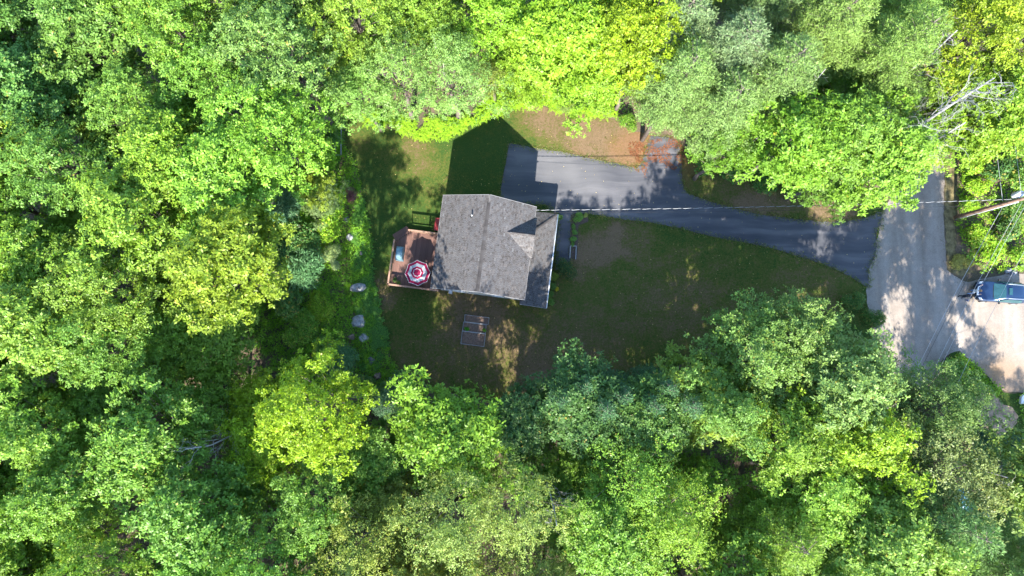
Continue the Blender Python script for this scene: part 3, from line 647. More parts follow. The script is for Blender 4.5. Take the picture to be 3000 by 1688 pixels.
for i, (R_, base, lob, dn, L, lr_) in enumerate([(3.5, .45, 62, 1.0, .23, (.45, 1.0)), (3.3, .5, 54, 1.0, .25, (.5, 1.05)), (3.7, .42, 70, .95, .21, (.4, .95)), (3.2, .48, 48, 1.0, .24, (.55, 1.1)), (3.5, .5, 76, .9, .20, (.4, .85)), (3.4, .44, 58, 1.0, .26, (.45, 1.0))]):
    TREES['broad%d' % i] = (broad_tree(100 + i, R_, 17.0, base, lob, 38, 14, L * .95, L * .50, dn, lobe_r=lr_), 17.0, R_)
TREES['fine0'] = (broad_tree(120, 3.3, 14.0, .35, 40, 40, 12, .15, .07, 1.0, lobe_r=(.6, 1.1)), 14.0, 3.3)
TREES['fine1'] = (broad_tree(121, 3.4, 16.0, .4, 44, 34, 12, .16, .08, .8, lobe_r=(.5, 1.0)), 16.0, 3.4)
TREES['sparse0'] = (broad_tree(130, 3.4, 16.0, .4, 50, 52, 8, .16, .085, .85, lobe_r=(.5, 1.1)), 16.0, 3.4)
TREES['sparse1'] = (broad_tree(131, 3.2, 18.0, .5, 44, 52, 8, .17, .09, .85, lobe_r=(.5, 1.0)), 18.0, 3.2)
for i in range(3): TREES['pine%d' % i] = (pine_tree(140 + i, 3.3 + .3 * i, 17.0, .45, 13, .24), 17.0, 3.3 + .3 * i)
TREES['spire0'] = (pine_tree(150, 1.7, 17.0, .25, 19, .22), 17.0, 1.7)

cr_names = {'broad': 'broadleaf tree', 'fine': 'fine leaved tree', 'sparse': 'thin crowned tree', 'pine': 'pine tree', 'spire': 'narrow pine tree'}
OBN = {'broad': 'broadleaf_tree', 'fine': 'fine_leaved_tree', 'sparse': 'thin_crowned_tree', 'pine': 'pine_tree', 'spire': 'narrow_pine_tree'}
placed = []
def shadow_cap(x, y, H, Rr):
    gx, gy = pix((x, y, 0)); k = Rr * 25
    if gy < 900 or H == 19.5: return H
    H0 = H
    for x0, x1, tip, z in ((880, 1025, 770, 0), (1060, 1165, 385, 0), (1165, 1250, 650, 0), (1215, 1420, 850, 6.0), (1420, 1570, 815, 6.0), (1570, 1650, 700, 2.5), (1650, 1810, 600, 0), (1810, 1925, 560, 0)):
        if gx > x0 - k and gx < x1 + k: H = min(H, max(9.0, (gy - tip) / 40.0 + z - .7))
    return H
def plant(kind, x, y, H, Rr, tint, label=None, group=None, cat='tree', hidden=False):
    (crown, trunk), h0, r0 = TREES[kind]; root = empty(OBN[kind.rstrip('0123456789')], (x, y, 0), random.uniform(0, 6.28))
    sx = Rr / r0; root.scale = (sx, sx, H / h0); root.rotation_euler = (random.uniform(-.03, .03), random.uniform(-.03, .03), root.rotation_euler[2])
    c = link('crown', crown, root); t = link('trunk', trunk, root); c.color = (*tint, 1)
    props(root, label, cat, group); placed.append([root, kind, x, y, H, Rr, tint]); return root

# tint map in 2576-wide picture units: (x, y, colour, kinds)
G = 1.1646
TI = [(150, 120, (.085, .17, .04), 'b'), (480, 130, (.10, .20, .03), 'b'), (750, 150, (.10, .18, .05), 'b'), (1000, 60, (.12, .22, .03), 'b'), (1080, 230, (.14, .25, .06), 'f'), (950, 170, (.125, .23, .05), 'bf'),
      (1350, 60, (.15, .27, .022), 'b'), (1450, 170, (.16, .29, .02), 'b'), (1610, 40, (.18, .27, .012), 'b'), (1610, 140, (.17, .26, .012), 'b'), (1750, 110, (.10, .155, .08), 'p'), (1900, 60, (.10, .165, .07), 'p'),
      (1700, 240, (.11, .20, .05), 'p'), (1850, 250, (.12, .20, .055), 'p'), (2080, 60, (.13, .21, .05), 'p'), (2300, 90, (.13, .22, .05), 'p'), (2130, 300, (.12, .23, .025), 'b'), (2000, 360, (.12, .24, .02), 'b'), (2250, 420, (.13, .24, .03), 'b'), (2480, 330, (.15, .25, .02), 'b'), (2560, 100, (.16, .24, .015), 'b'),
      (60, 500, (.13, .22, .025), 'b'), (250, 400, (.11, .20, .035), 'b'), (520, 420, (.13, .235, .025), 'b'), (560, 630, (.16, .23, .02), 'b'), (300, 620, (.12, .22, .03), 'b'), (530, 830, (.12, .215, .025), 'b'), (250, 830, (.105, .19, .03), 'b'), (100, 1050, (.105, .20, .03), 'b'), (430, 1010, (.105, .20, .03), 'b'),
      (795, 1040, (.16, .25, .01), 'b'), (1120, 1110, (.115, .215, .02), 'b'), (850, 1250, (.10, .185, .03), 'b'), (600, 1280, (.09, .185, .03), 'b'), (200, 1300, (.115, .21, .03), 'b'), (1020, 1350, (.165, .205, .045), 'b'), (1200, 1360, (.13, .19, .055), 'f'), (1180, 1220, (.12, .19, .03), 'b'),
      (1450, 1220, (.105, .21, .03), 'b'), (1480, 1030, (.055, .125, .03), 'b'), (1750, 1060, (.12, .20, .035), 'b'), (1680, 1250, (.12, .22, .025), 'b'), (1950, 1180, (.12, .215, .03), 'b'), (1980, 900, (.12, .21, .05), 'b'), (2120, 950, (.13, .21, .07), 'b'), (2150, 1110, (.18, .255, .015), 'b'), (2000, 1400, (.11, .20, .03), 'pb'),
      (2350, 1050, (.11, .18, .05), 's'), (2420, 1200, (.13, .17, .06), 's'), (2250, 1250, (.12, .21, .035), 'b'), (2450, 1370, (.10, .18, .065), 'p'), (2540, 1200, (.08, .15, .05), 'p'), (2250, 1400, (.13, .21, .04), 'b')]
KS = {'b': ['broad0', 'broad1', 'broad2', 'broad3', 'broad4', 'broad5'], 'f': ['fine0', 'fine1'], 'p': ['pine0', 'pine1', 'pine2'], 's': ['sparse0', 'sparse1']}
def calm(c): return (c[0] * .90 + .008, c[1] * .88 + .018, c[2] * .8 + .006)
def style(px, py):
    e = sorted(TI, key=lambda t: (t[0] * G - px) ** 2 + (t[1] * G - py) ** 2)[0]
    j = random.uniform(.9, 1.1) * (1.12 if px < 1000 or py > 1150 else 1.0); w_ = random.uniform(-.12, .12); c = (e[2][0] * j * (1.05 + w_), e[2][1] * j * 1.06, e[2][2] * j * (.95 - w_)); c = calm(c)
    return c, random.choice(KS[random.choice(e[3])])
# hand-placed crowns: (x, y) of the crown top's middle in 2576 units, crown radius m, height m, kind, tint, label
HAND = [
 (795, 1035, 3.3, 19.5, 'broad2', (.165, .26, .008), 'glowing yellow green tree with a round crown, southwest of the lawn corner'),
 (520, 850, 3.9, 18.5, 'broad0', None, None), (560, 640, 3.5, 18.5, 'broad5', (.16, .235, .02), None), (330, 560, 3.6, 18, 'broad1', None, None),
 (660, 330, 3.6, 18, 'broad2', None, None), (700, 150, 3.7, 18, 'broad4', None, None), (560, 440, 3.3, 17.5, 'broad3', None, None),
 (1130, 1090, 3.7, 17.5, 'broad1', (.12, .23, .018), 'large fresh green tree with open branches just south of the raised garden beds'),
 (1130, 190, 3.3, 12.5, 'fine0', (.145, .26, .07), 'soft pale green rounded tree at the north edge of the back lawn'),
 (985, 175, 3.2, 14, 'fine1', (.14, .25, .06), None), (1240, 180, 2.0, 8.5, 'fine0', (.13, .17, .03), 'small olive tree between the pale rounded tree and the fern bank'),
 (2010, 860, 3.0, 15.5, 'broad4', (.12, .20, .05), None), (1890, 900, 3.3, 16, 'broad2', (.105, .19, .04), None), (2110, 960, 3.6, 17.5, 'broad0', (.13, .215, .06), 'big pale green tree at the bend where the driveway meets the gravel road'),
 (1790, 1000, 3.4, 16, 'broad5', None, None), (1480, 1030, 3.2, 15.5, 'broad3', (.06, .13, .035), 'dark green tree pushing into the south lawn edge below the porch corner'),
 (1620, 1060, 3.2, 15.5, 'broad0', (.08, .16, .035), None), (1300, 1060, 2.6, 11.5, 'broad3', (.05, .11, .03), None),
 (2150, 1110, 3.0, 17, 'broad1', (.16, .26, .015), 'yellow green tree behind the big pale tree, south of the driveway mouth'),
 (2350, 1020, 2.7, 15, 'sparse0', (.10, .17, .05), 'thin grey green tree with pale twigs where the road runs under the wood'),
 (2400, 1180, 3.3, 16, 'sparse1', (.13, .17, .06), 'wispy grey green tree full of pale branches beside the tan earth patch'),
 (1712, 200, 3.4, 18, 'pine2', (.13, .22, .065), 'broad soft green pine reaching over the rust coloured lawn corner'), (1840, 120, 3.5, 18, 'pine1', (.12, .185, .095), None), (1730, 60, 3.4, 17.5, 'pine0', (.12, .185, .09), None), (1850, 262, 3.5, 17, 'pine2', (.135, .225, .07), None),
 (1990, 180, 3.3, 19, 'pine0', (.12, .20, .06), None), (2120, 60, 3.3, 19, 'pine1', (.13, .21, .05), None), (2290, 110, 3.4, 19, 'pine2', (.13, .22, .05), None),
 (1990, 350, 3.4, 16, 'broad3', (.12, .24, .02), None), (2112, 342, 3.3, 15.5, 'broad0', (.12, .23, .03), None), (2228, 392, 3.3, 15, 'broad5', (.13, .25, .025), 'bright green tree overhanging the road north of the driveway mouth'),
 (1830, 375, 2.2, 12, 'broad4', (.10, .21, .02), None), (2090, 440, 2.2, 11, 'broad2', (.08, .17, .02), None), (1430, 90, 3.6, 15, 'broad5', (.165, .30, .018), None), (1505, 168, 2.9, 11, 'broad1', (.15, .28, .02), None), (1375, 160, 2.6, 9.5, 'broad3', (.16, .28, .02), None),
 (1610, 60, 3.4, 17, 'broad2', (.18, .27, .01), 'yellowest tree of the north wood, just left of the blue green pine'), (1600, 160, 2.3, 13, 'broad4', (.15, .24, .015), None),
 (2490, 285, 3.0, 15, 'broad1', (.15, .26, .02), None), (2430, 230, 2.7, 14, 'broad4', (.14, .24, .02), None), (2565, 240, 3.0, 15, 'broad5', (.15, .24, .02), None),
 (790, 470, 1.5, 6.5, 'broad3', (.15, .22, .015), 'small yellow green tree at the upper left corner of the lawn'), (810, 500, 1.7, 5.5, 'fine0', (.12, .19, .08), 'pale soft shrub like tree beside the purple bush left of the lawn'),
]
# narrow pines south of the drive whose pointed tops draw the shadow line
OPEN = [(990, 330), (1010, 385), (1165, 384), (1316, 402), (1467, 340), (1630, 312), (1793, 336), (1886, 385), (2026, 425), (2026, 505), (2154, 536), (2270, 590), (2422, 560), (2562, 570), (2620, 560), (2750, 547), (2795, 430), (2800, 300), (2880, 430), (3060, 440), (3400, 430), (3400, 1420), (3050, 1380), (2920, 1245),
        (2842, 1118), (2795, 1036), (2702, 1048), (2620, 990), (2550, 890), (2450, 897), (2340, 856), (2213, 862), (2143, 932), (2050, 1013), (1968, 1048), (1921, 1118), (1817, 1106), (1770, 1083), (1665, 1095), (1630, 1176), (1514, 1211), (1444, 1165), (1258, 1153), (1223, 1106), (1141, 1095),
        (1095, 1141), (1025, 1118), (930, 1065), (815, 1106), (815, 932), (757, 838), (757, 652), (815, 547), (908, 512), (930, 466), (960, 385)]
OP = np.array(OPEN, float)
def inside(x, y, P=OP):
    j = np.roll(P, -1, 0); c = ((P[:, 1] > y) != (j[:, 1] > y)) & (x < (j[:, 0] - P[:, 0]) * (y - P[:, 1]) / (j[:, 1] - P[:, 1] + 1e-9) + P[:, 0]); return bool(c.sum() % 2)
def edge_dist(x, y, P=OP):
    A_ = P; B_ = np.roll(P, -1, 0); d = B_ - A_; t = np.clip((((x - A_[:, 0]) * d[:, 0] + (y - A_[:, 1]) * d[:, 1]) / (d ** 2).sum(1)), 0, 1); q = A_ + d * t[:, None]
    return float(np.sqrt(((q - [x, y]) ** 2).sum(1)).min())
for (x, y, Rr, H, kd, ti, lab) in HAND:
    zc = H * .78; p_ = at(x * G, y * G, zc); H = shadow_cap(p_.x, p_.y, H, Rr); p_ = at(x * G, y * G, H * .78); t_ = calm(ti) if ti else style(x * G, y * G)[0]
    plant(kd, p_.x, p_.y, H, Rr, t_, lab)
# remaining wood: jittered rows wherever no clearing is open to the sky
sp = 3.6; cand = []
for iy in range(-15, 16):
    for ix in range(-15, 16):
        cand.append((ix * sp + (iy % 2) * sp / 2 + random.uniform(-1.1, 1.1), iy * sp * .87 + random.uniform(-1.1, 1.1)))
road = np.array([at(*q)[:2] for q in GRAVEL])
for (x, y) in cand:
    H = random.uniform(15.5, 18.5); Rr = random.uniform(2.8, 3.5); zc = H * .78; px_, py_ = pix((x, y, zc)); gx, gy = pix((x, y, 0))
    if not (-46 < x < 46 and -36 < y < 33): continue
    H = shadow_cap(x, y, H, Rr); zc = H * .78; px_, py_ = pix((x, y, zc))
    if inside(px_, py_): continue
    rp = Rr * FPX / (CAMH - zc)
    if edge_dist(px_, py_) < rp * .92: continue
    if inside(gx, gy) and edge_dist(gx, gy) > 60: continue
    if inside(x, y, road) or edge_dist(x, y, road) < 1.2: continue
    if any((x - q[2]) ** 2 + (y - q[3]) ** 2 < ((0.57 if abs(px_ - 1500) < 1750 and abs(py_ - 844) < 1000 else 0.8) * (Rr + q[5])) ** 2 for q in placed): continue
    c, kd = style(px_, py_)
    if 1050 < gx < 2050 and 1080 < gy < 1550 and random.random() < .6: kd = random.choice(KS['s'])
    if 1120 < gx < 1460 and 1130 < gy < 1560 and random.random() < .2: continue
    if 1110 < px_ < 1265 and 1050 < py_ < 1190: continue
    if 1600 < gx < 2050 and 1150 < gy < 1600 and random.random() < .35: continue
    if px_ > 2820 and 300 < py_ < 1250: continue
    if gx > 2770 and 1090 < gy < 1760: continue
    plant(kd, x, y, H, Rr, c)
# lower trees that close the gaps beneath the tall crowns
tall = list(placed)
for (x, y) in [(a_[0] + sp * .5, a_[1] + 1.3) for a_ in cand]:
    H = random.uniform(8.5, 12.5); Rr = random.uniform(2.3, 3.0); zc = H * .75; px_, py_ = pix((x, y, zc))
    gx_, gy_ = pix((x, y, 0))
    if 1040 < gx_ < 2300 and 1000 < gy_ < 1550 and random.random() < .75: H = random.uniform(6, 8)
    if not (-150 < px_ < 3150 and -150 < py_ < 1840) or inside(px_, py_): continue
    if edge_dist(px_, py_) < Rr * FPX / (CAMH - zc) * .8 or inside(x, y, road) or edge_dist(x, y, road) < 1.0 or (px_ > 2780 and 300 < py_ < 1250): continue
    if any((px_ - q[0]) ** 2 + (py_ - q[1]) ** 2 < (q[2] * .82) ** 2 for q in [(*pix((t_[2], t_[3], t_[4] * .78)), t_[5] * FPX / (CAMH - t_[4] * .78)) for t_ in tall]): continue
    if any((x - q[2]) ** 2 + (y - q[3]) ** 2 < 9 for q in placed[len(tall):]): continue
    c, kd = style(px_, py_); plant(kd, x, y, shadow_cap(x, y, H, Rr), Rr, c)
# narrow pines whose pointed tops draw the jagged shadow line on the asphalt
for i, (gx, gy, tip) in enumerate([(1628, 1150, 600), (1672, 1120, 578), (1712, 1150, 556), (1760, 1120, 560), (1815, 1150, 548), (1865, 1120, 545), (1905, 1160, 520)]):
    p_ = at(gx, gy); plant('spire0', p_.x, p_.y, (gy - tip) / 40.0, 1.5, (.05, .12, .05), None)
# tall tree south of the road whose trunk shadow lies along the gravel
p_ = at(2672, 1330); plant('broad3', p_.x, p_.y, 21, 3.4, (.12, .19, .04), 'tall tree whose long trunk shadow lies along the gravel road')

p_ = at(2750, 1335); plant('broad0', p_.x, p_.y, 18.5, 3.2, (.11, .2, .04))
p_ = at(1200, 1165); plant('pine1', p_.x, p_.y, 12.4, 1.8, (.05, .11, .055), 'slender dark green tree between the bushy conifer and the fresh green tree')
p_ = at(1965, 1150); plant('broad1', p_.x, p_.y, 17.6, 2.0, (.10, .19, .04), 'slim tall tree behind the east lawn whose shadow reaches the asphalt apron')
p_ = at(2545, 1165); plant('sparse1', p_.x, p_.y, 13.5, 2.5, (.11, .19, .05))
# ---- labels for the wood: row by height in the picture, place in the row by counting
BN = ['along the top edge', 'in the second row down', 'level with the back lawn', 'level with the house ridge', 'level with the parasol', 'level with the raised beds', 'below the south lawn', 'in the bottom row']
ORD = ['outermost', 'second', 'third', 'fourth', 'fifth', 'sixth', 'seventh', 'eighth', 'ninth', 'tenth', 'eleventh', 'twelfth', 'thirteenth', 'fourteenth', 'fifteenth', 'sixteenth', 'seventeenth', 'eighteenth', 'nineteenth', 'twentieth', 'twenty-first', 'twenty-second', 'twenty-third', 'twenty-fourth']
rows = {}
for q in placed:
    o, kd, x, y, H, Rr, tint = q; px_, py_ = pix((x, y, H * .8))
    if o.get('label'): continue
    if -90 < px_ < 3090 and -90 < py_ < 1778:
        rows.setdefault((min(7, max(0, int(py_ / 211))), px_ >= 1500), []).append((px_, q))
    else:
        props(o, 'green tree of the wood that goes on beyond the picture edge', 'tree', 'trees of the wood outside the frame')
def shade(t):
    r_, g_, b_ = t
    if r_ > .17: return 'yellow green'
    if b_ > .062: return 'blue green'
    if g_ > .24: return 'bright green'
    if g_ < .165: return 'dark green'
    if r_ > .14: return 'light green'
    return 'mid green'
for (bn, east), l in rows.items():
    l.sort(key=lambda t: -t[0] if east else t[0])
    for i, (_, q) in enumerate(l):
        kd = q[1].rstrip('0123456789'); props(q[0], '%s %s, %s crown from the %s edge, %s' % (shade(q[6]), cr_names[kd].replace(' tree', '').replace('leaved', 'leaf'), ORD[i], 'right' if east else 'left', BN[bn]), 'tree', 'trees of the surrounding wood')
for q in placed:
    if 'group' not in q[0]: q[0]['group'] = 'trees of the surrounding wood'
print('TREES', len(placed))

# ---- dead, bare trees
def dead(name, px_, py_, H, lean, seed, label, mat='greybark', n0=11, R_=2.6, depth=4, thick=.17):
    p_ = at(px_, py_); t, e = twig_tree(seed, H, R_, depth, lean, n0, thick); root = empty('dead_tree', (p_.x, p_.y, 0))
    t.build('trunk', M[mat], root, True); props(root, label, 'tree', 'dead bare trees'); return root
dead('d', 2447, 505, 19.5, (.5, .9), 11, 'tall leafless tree with white branches leaning over the road, largest of the bare ones', n0=17, R_=3.4, depth=5, thick=.2)
dead('d', 2480, 560, 13.5, (2.0, 1.8), 12, 'smaller white leafless tree just below the tallest bare one', n0=10, R_=2.4, depth=4)
dead('d', 2440, 400, 16.5, (0.6, 2.0), 13, 'bare grey treetop above the tallest leafless tree near the upper road', n0=8, R_=2.2, depth=4)
dead('d', 850, 1200, 14.5, (-2.2, -1.5), 14, 'grey dead tree left of the glowing yellow green tree', n0=12, R_=2.2, depth=4, thick=.14)
dead('d', 1590, 1330, 15.0, (0.2, -2.2), 15, 'bare dead top poking out of a dark gap near the bottom edge', n0=7, R_=2.0, depth=4, thick=.13)
dead('d', 2180, 440, 14.0, (1.0, 1.6), 16, 'thin bare twigs among bright green crowns right of the soft pine', n0=7, R_=2.0, depth=4, thick=.1)
dead('d', 2540, 1260, 15.0, (1.5, -1.4), 17, 'bare grey branches beside the wispy tree at lower right', n0=9, R_=2.6, depth=4, thick=.14)
dead('d', 1330, 330, 12.0, (-.5, 1.5), 18, 'slim white birch trunk showing through the north wood', n0=6, R_=1.4, depth=3, thick=.09)

# ------------------------------------------------------------------ shrubs
def shrub_mesh(seed, R_, H, L, Wd, n, k=9, mat='leaf'):
    g = np.random.default_rng(seed); nl = 9; Q = []; Nn = []
    for j in range(nl):
        a = g.uniform(0, 6.28); r_ = R_ * .6 * math.sqrt(g.random()); c = np.array([r_ * math.cos(a), r_ * math.sin(a), H * g.uniform(.35, .6)]); m_ = n // nl
        d = nrmz(g.normal(size=(m_, 3))); d[:, 2] = np.abs(d[:, 2]); Q.append(c + d * np.array([R_ * .5, R_ * .5, H * .42]) * g.uniform(.6, 1.05, (m_, 1))); Nn.append(nrmz(d + np.array([0, 0, .5])))
    Q = np.concatenate(Q); V = tufts(Q, np.concatenate(Nn), k, L, Wd, g, .7)
    me = quads_mesh('foliage', V, g.random(len(V)), M[mat])
    t = MB()
    for j in range(6):
        a = j * 1.05; t.tube([(0, 0, -.05), (R_ * .25 * math.cos(a), R_ * .25 * math.sin(a), H * .35), (R_ * .45 * math.cos(a), R_ * .45 * math.sin(a), H * .7)], [.03, .02, .008], 4, cap=False)
    return me, t.mesh('stem', M['bark'])
SH = {'round': shrub_mesh(1, 1.0, 1.2, .10, .055, 420), 'loose': shrub_mesh(2, 1.0, 1.4, .16, .09, 220), 'conifer': shrub_mesh(3, 1.0, 1.5, .2, .03, 420, 10, 'needle'), 'fine': shrub_mesh(4, 1.0, 1.3, .08, .035, 500)}
def shrub(kind, px_, py_, r_, h_, tint, label, group='shrubs left of the lawn', name='shrub', cat='shrub'):
    p_ = at(px_, py_, h_ * .5); root = empty(name, (p_.x, p_.y, 0.01), random.uniform(0, 6)); root.scale = (r_, r_, h_ / 1.3)
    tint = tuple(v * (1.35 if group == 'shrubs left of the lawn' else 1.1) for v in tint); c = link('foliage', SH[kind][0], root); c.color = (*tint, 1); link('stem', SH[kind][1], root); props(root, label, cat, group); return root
shrub('fine', 1662, 788, 1.15, 1.5, (.028, .07, .02), 'dense dark green round shrub at the south end of the porch walkway', 'shrubs round the house')
shrub('round', 1189, 1140, 1.75, 3.6, (.06, .13, .06), 'dark blue green bushy conifer at the lower left corner of the lawn', 'shrubs round the house')
shrub('loose', 1638, 636, .36, .7, (.10, .20, .05), 'pink flowering bush at the northeast porch corner', 'shrubs round the house', 'flowering_bush')
shrub('round', 1694, 637, .48, .8, (.12, .25, .05), 'bright green hydrangea at the head of the walkway bed', 'shrubs round the house')
shrub('loose', 1715, 631, .24, .5, (.22, .28, .08), 'pale yellow flowered plant beside the hydrangea', 'shrubs round the house', 'flowering_bush')
for i, (x, y, r_, lab) in enumerate([(1681, 664, .25, 'leafy perennial in the walkway bed, nearest the hydrangea'), (1684, 680, .3, 'leafy perennial halfway down the walkway bed'), (1680, 702, .34, 'largest leafy perennial in the walkway bed'), (1677, 716, .22, 'small perennial at the south end of the walkway bed')]):
    shrub('loose', x, y, r_, .35, (.09, .21, .04), lab, 'plants round the house', 'perennial', 'plant')
for i, (x, y, r_, t_, lab) in enumerate([(1622, 812, .5, (.12, .19, .02), 'yellow green plant directly below the dark round shrub'), (1620, 838, .42, (.07, .16, .03), 'green plant against the porch, second below the dark shrub'), (1631, 847, .22, (.35, .32, .02), 'tiny yellow flowered plant beside the porch gutter'), (1612, 862, .36, (.07, .16, .03), 'green plant near the southeast porch corner'), (1616, 884, .38, (.07, .17, .03), 'lowest green plant at the southeast porch corner')]):
    shrub('loose', x, y, r_, .4, t_, lab, 'plants round the house', 'perennial', 'plant')
shrub('fine', 1026, 572, .75, 1.5, (.10, .045, .06), 'purple leaved bush left of the lawn')
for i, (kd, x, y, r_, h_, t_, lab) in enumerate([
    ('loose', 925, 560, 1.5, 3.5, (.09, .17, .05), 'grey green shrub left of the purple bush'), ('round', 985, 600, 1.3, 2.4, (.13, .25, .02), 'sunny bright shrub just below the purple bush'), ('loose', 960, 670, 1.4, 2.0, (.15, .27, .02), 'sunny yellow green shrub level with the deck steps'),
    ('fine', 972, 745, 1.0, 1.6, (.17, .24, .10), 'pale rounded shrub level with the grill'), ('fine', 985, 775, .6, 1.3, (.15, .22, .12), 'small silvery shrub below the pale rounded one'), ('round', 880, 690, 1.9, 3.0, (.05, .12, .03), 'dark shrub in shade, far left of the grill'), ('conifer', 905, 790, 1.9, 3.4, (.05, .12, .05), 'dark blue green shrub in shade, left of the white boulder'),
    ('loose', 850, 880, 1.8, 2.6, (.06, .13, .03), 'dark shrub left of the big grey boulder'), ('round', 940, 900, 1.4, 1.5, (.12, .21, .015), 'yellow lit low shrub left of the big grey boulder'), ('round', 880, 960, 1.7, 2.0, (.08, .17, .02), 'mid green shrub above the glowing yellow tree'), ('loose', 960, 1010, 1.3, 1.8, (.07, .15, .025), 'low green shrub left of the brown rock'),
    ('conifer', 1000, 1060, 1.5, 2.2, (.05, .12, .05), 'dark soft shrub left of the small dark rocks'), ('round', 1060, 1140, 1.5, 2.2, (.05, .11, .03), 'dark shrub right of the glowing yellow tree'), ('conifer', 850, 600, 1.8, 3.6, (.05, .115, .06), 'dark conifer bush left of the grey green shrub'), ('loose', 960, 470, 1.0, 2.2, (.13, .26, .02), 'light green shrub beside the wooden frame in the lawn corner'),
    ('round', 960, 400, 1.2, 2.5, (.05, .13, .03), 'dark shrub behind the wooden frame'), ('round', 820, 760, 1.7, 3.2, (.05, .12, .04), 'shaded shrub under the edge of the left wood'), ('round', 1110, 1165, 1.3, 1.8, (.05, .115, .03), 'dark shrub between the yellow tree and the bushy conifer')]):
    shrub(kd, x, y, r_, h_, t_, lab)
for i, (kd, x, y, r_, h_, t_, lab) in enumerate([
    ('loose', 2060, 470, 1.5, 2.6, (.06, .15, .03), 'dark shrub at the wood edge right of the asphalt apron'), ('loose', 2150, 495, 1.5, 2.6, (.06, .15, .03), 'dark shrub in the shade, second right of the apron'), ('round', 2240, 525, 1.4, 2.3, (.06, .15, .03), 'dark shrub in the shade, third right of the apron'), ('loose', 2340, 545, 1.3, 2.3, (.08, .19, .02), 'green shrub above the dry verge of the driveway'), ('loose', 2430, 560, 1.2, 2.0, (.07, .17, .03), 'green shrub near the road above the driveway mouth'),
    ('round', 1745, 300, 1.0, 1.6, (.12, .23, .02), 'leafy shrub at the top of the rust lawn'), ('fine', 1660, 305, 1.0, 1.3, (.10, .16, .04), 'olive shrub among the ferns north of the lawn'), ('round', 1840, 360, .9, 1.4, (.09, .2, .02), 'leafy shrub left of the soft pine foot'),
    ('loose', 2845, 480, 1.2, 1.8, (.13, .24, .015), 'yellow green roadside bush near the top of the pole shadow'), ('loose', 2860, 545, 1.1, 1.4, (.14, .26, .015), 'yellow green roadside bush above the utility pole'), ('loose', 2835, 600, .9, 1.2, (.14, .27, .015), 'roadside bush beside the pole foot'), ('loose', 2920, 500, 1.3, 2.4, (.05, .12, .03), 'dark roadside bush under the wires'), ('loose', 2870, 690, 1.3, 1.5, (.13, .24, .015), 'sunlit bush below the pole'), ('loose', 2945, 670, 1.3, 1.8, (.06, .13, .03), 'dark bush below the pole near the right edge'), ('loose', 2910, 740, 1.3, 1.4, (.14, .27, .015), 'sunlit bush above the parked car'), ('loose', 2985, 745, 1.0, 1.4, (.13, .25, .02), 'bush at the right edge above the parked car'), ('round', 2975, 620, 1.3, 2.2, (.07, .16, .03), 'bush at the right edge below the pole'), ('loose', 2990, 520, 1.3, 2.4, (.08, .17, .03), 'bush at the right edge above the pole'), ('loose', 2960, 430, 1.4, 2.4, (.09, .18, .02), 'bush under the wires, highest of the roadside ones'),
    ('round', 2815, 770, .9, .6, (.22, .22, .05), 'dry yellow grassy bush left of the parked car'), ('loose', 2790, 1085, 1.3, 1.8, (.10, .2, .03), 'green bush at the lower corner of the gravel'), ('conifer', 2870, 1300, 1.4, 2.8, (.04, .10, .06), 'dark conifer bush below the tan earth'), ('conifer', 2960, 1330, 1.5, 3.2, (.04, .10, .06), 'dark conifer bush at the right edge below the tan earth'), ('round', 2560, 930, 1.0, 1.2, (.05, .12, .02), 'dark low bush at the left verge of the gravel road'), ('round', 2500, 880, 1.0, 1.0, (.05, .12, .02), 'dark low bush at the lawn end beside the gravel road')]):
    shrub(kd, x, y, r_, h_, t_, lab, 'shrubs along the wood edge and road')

# ------------------------------------------------------------------ ground cover (nobody could count it)
def scatter(poly_px, n, g, world=False):
    P = np.array([at(*q)[:2] for q in poly_px]); lo, hi = P.min(0), P.max(0); pts = g.uniform(lo, hi, (n, 2)); j = np.roll(P, -1, 0); ins = np.zeros(len(pts), bool)
    for a, b in zip(P, j): ins ^= ((a[1] > pts[:, 1]) != (b[1] > pts[:, 1])) & (pts[:, 0] < (b[0] - a[0]) * (pts[:, 1] - a[1]) / (b[1] - a[1] + 1e-12) + a[0])
    return pts[ins]
def hfield(p, s=.9, seed=0):
    return np.array([mn.noise(Vector((x * s, y * s, seed))) for x, y in p])
g = np.random.default_rng(50)
def cover(name, polys, tint, L, Wd, hmin, hvar, k, label, mat='leaf', lift=.35):
    pts = np.concatenate([scatter(P, n, g) for P, n in polys]); h = hmin + hvar * np.clip(hfield(pts) + .45, 0, 1)
    Q = np.column_stack([pts, h * g.uniform(.6, 1, len(h))]); Nn = nrmz(np.array([0, -.1, 1.0]) + g.normal(size=Q.shape) * .35); V = tufts(Q, Nn, k, L, Wd, g, 1.0, lift)
    o = link(name, quads_mesh(name, V, g.random(len(V)) * .8 + np.repeat(g.random(len(Q)), k) * .2, M[mat])); o.color = (*tint, 1); props(o, label, kind='stuff'); return o
LEFT = [(860, 330), (1000, 340), (1008, 425), (1037, 470), (1052, 520), (1066, 610), (1080, 657), (1088, 704), (1088, 814), (1104, 862), (1117, 928), (1119, 975), (1138, 1018), (1153, 1056), (1176, 1100), (1240, 1128), (1180, 1200), (900, 1200), (740, 1000), (740, 560)]
cover('ground_cover', [(LEFT, 16000)], (.13, .28, .02), .20, .06, .08, .7, 7, 'leafy green ground cover and juniper between the wood and the lawn')
cover('undergrowth', [([(-200, -200), (3200, -200), (3200, 300), (2900, 330), (2560, 520), (2040, 430), (1800, 320), (1560, 300), (1320, 395), (1000, 330), (700, 560), (740, 1000), (900, 1180), (1240, 1150), (1600, 1240), (2000, 1090), (2560, 1040), (2700, 1300), (3200, 1300), (3200, 1900), (-200, 1900)], 30000)], (.08, .17, .03), .24, .12, .1, .9, 6, 'dark leafy undergrowth on the floor of the wood')
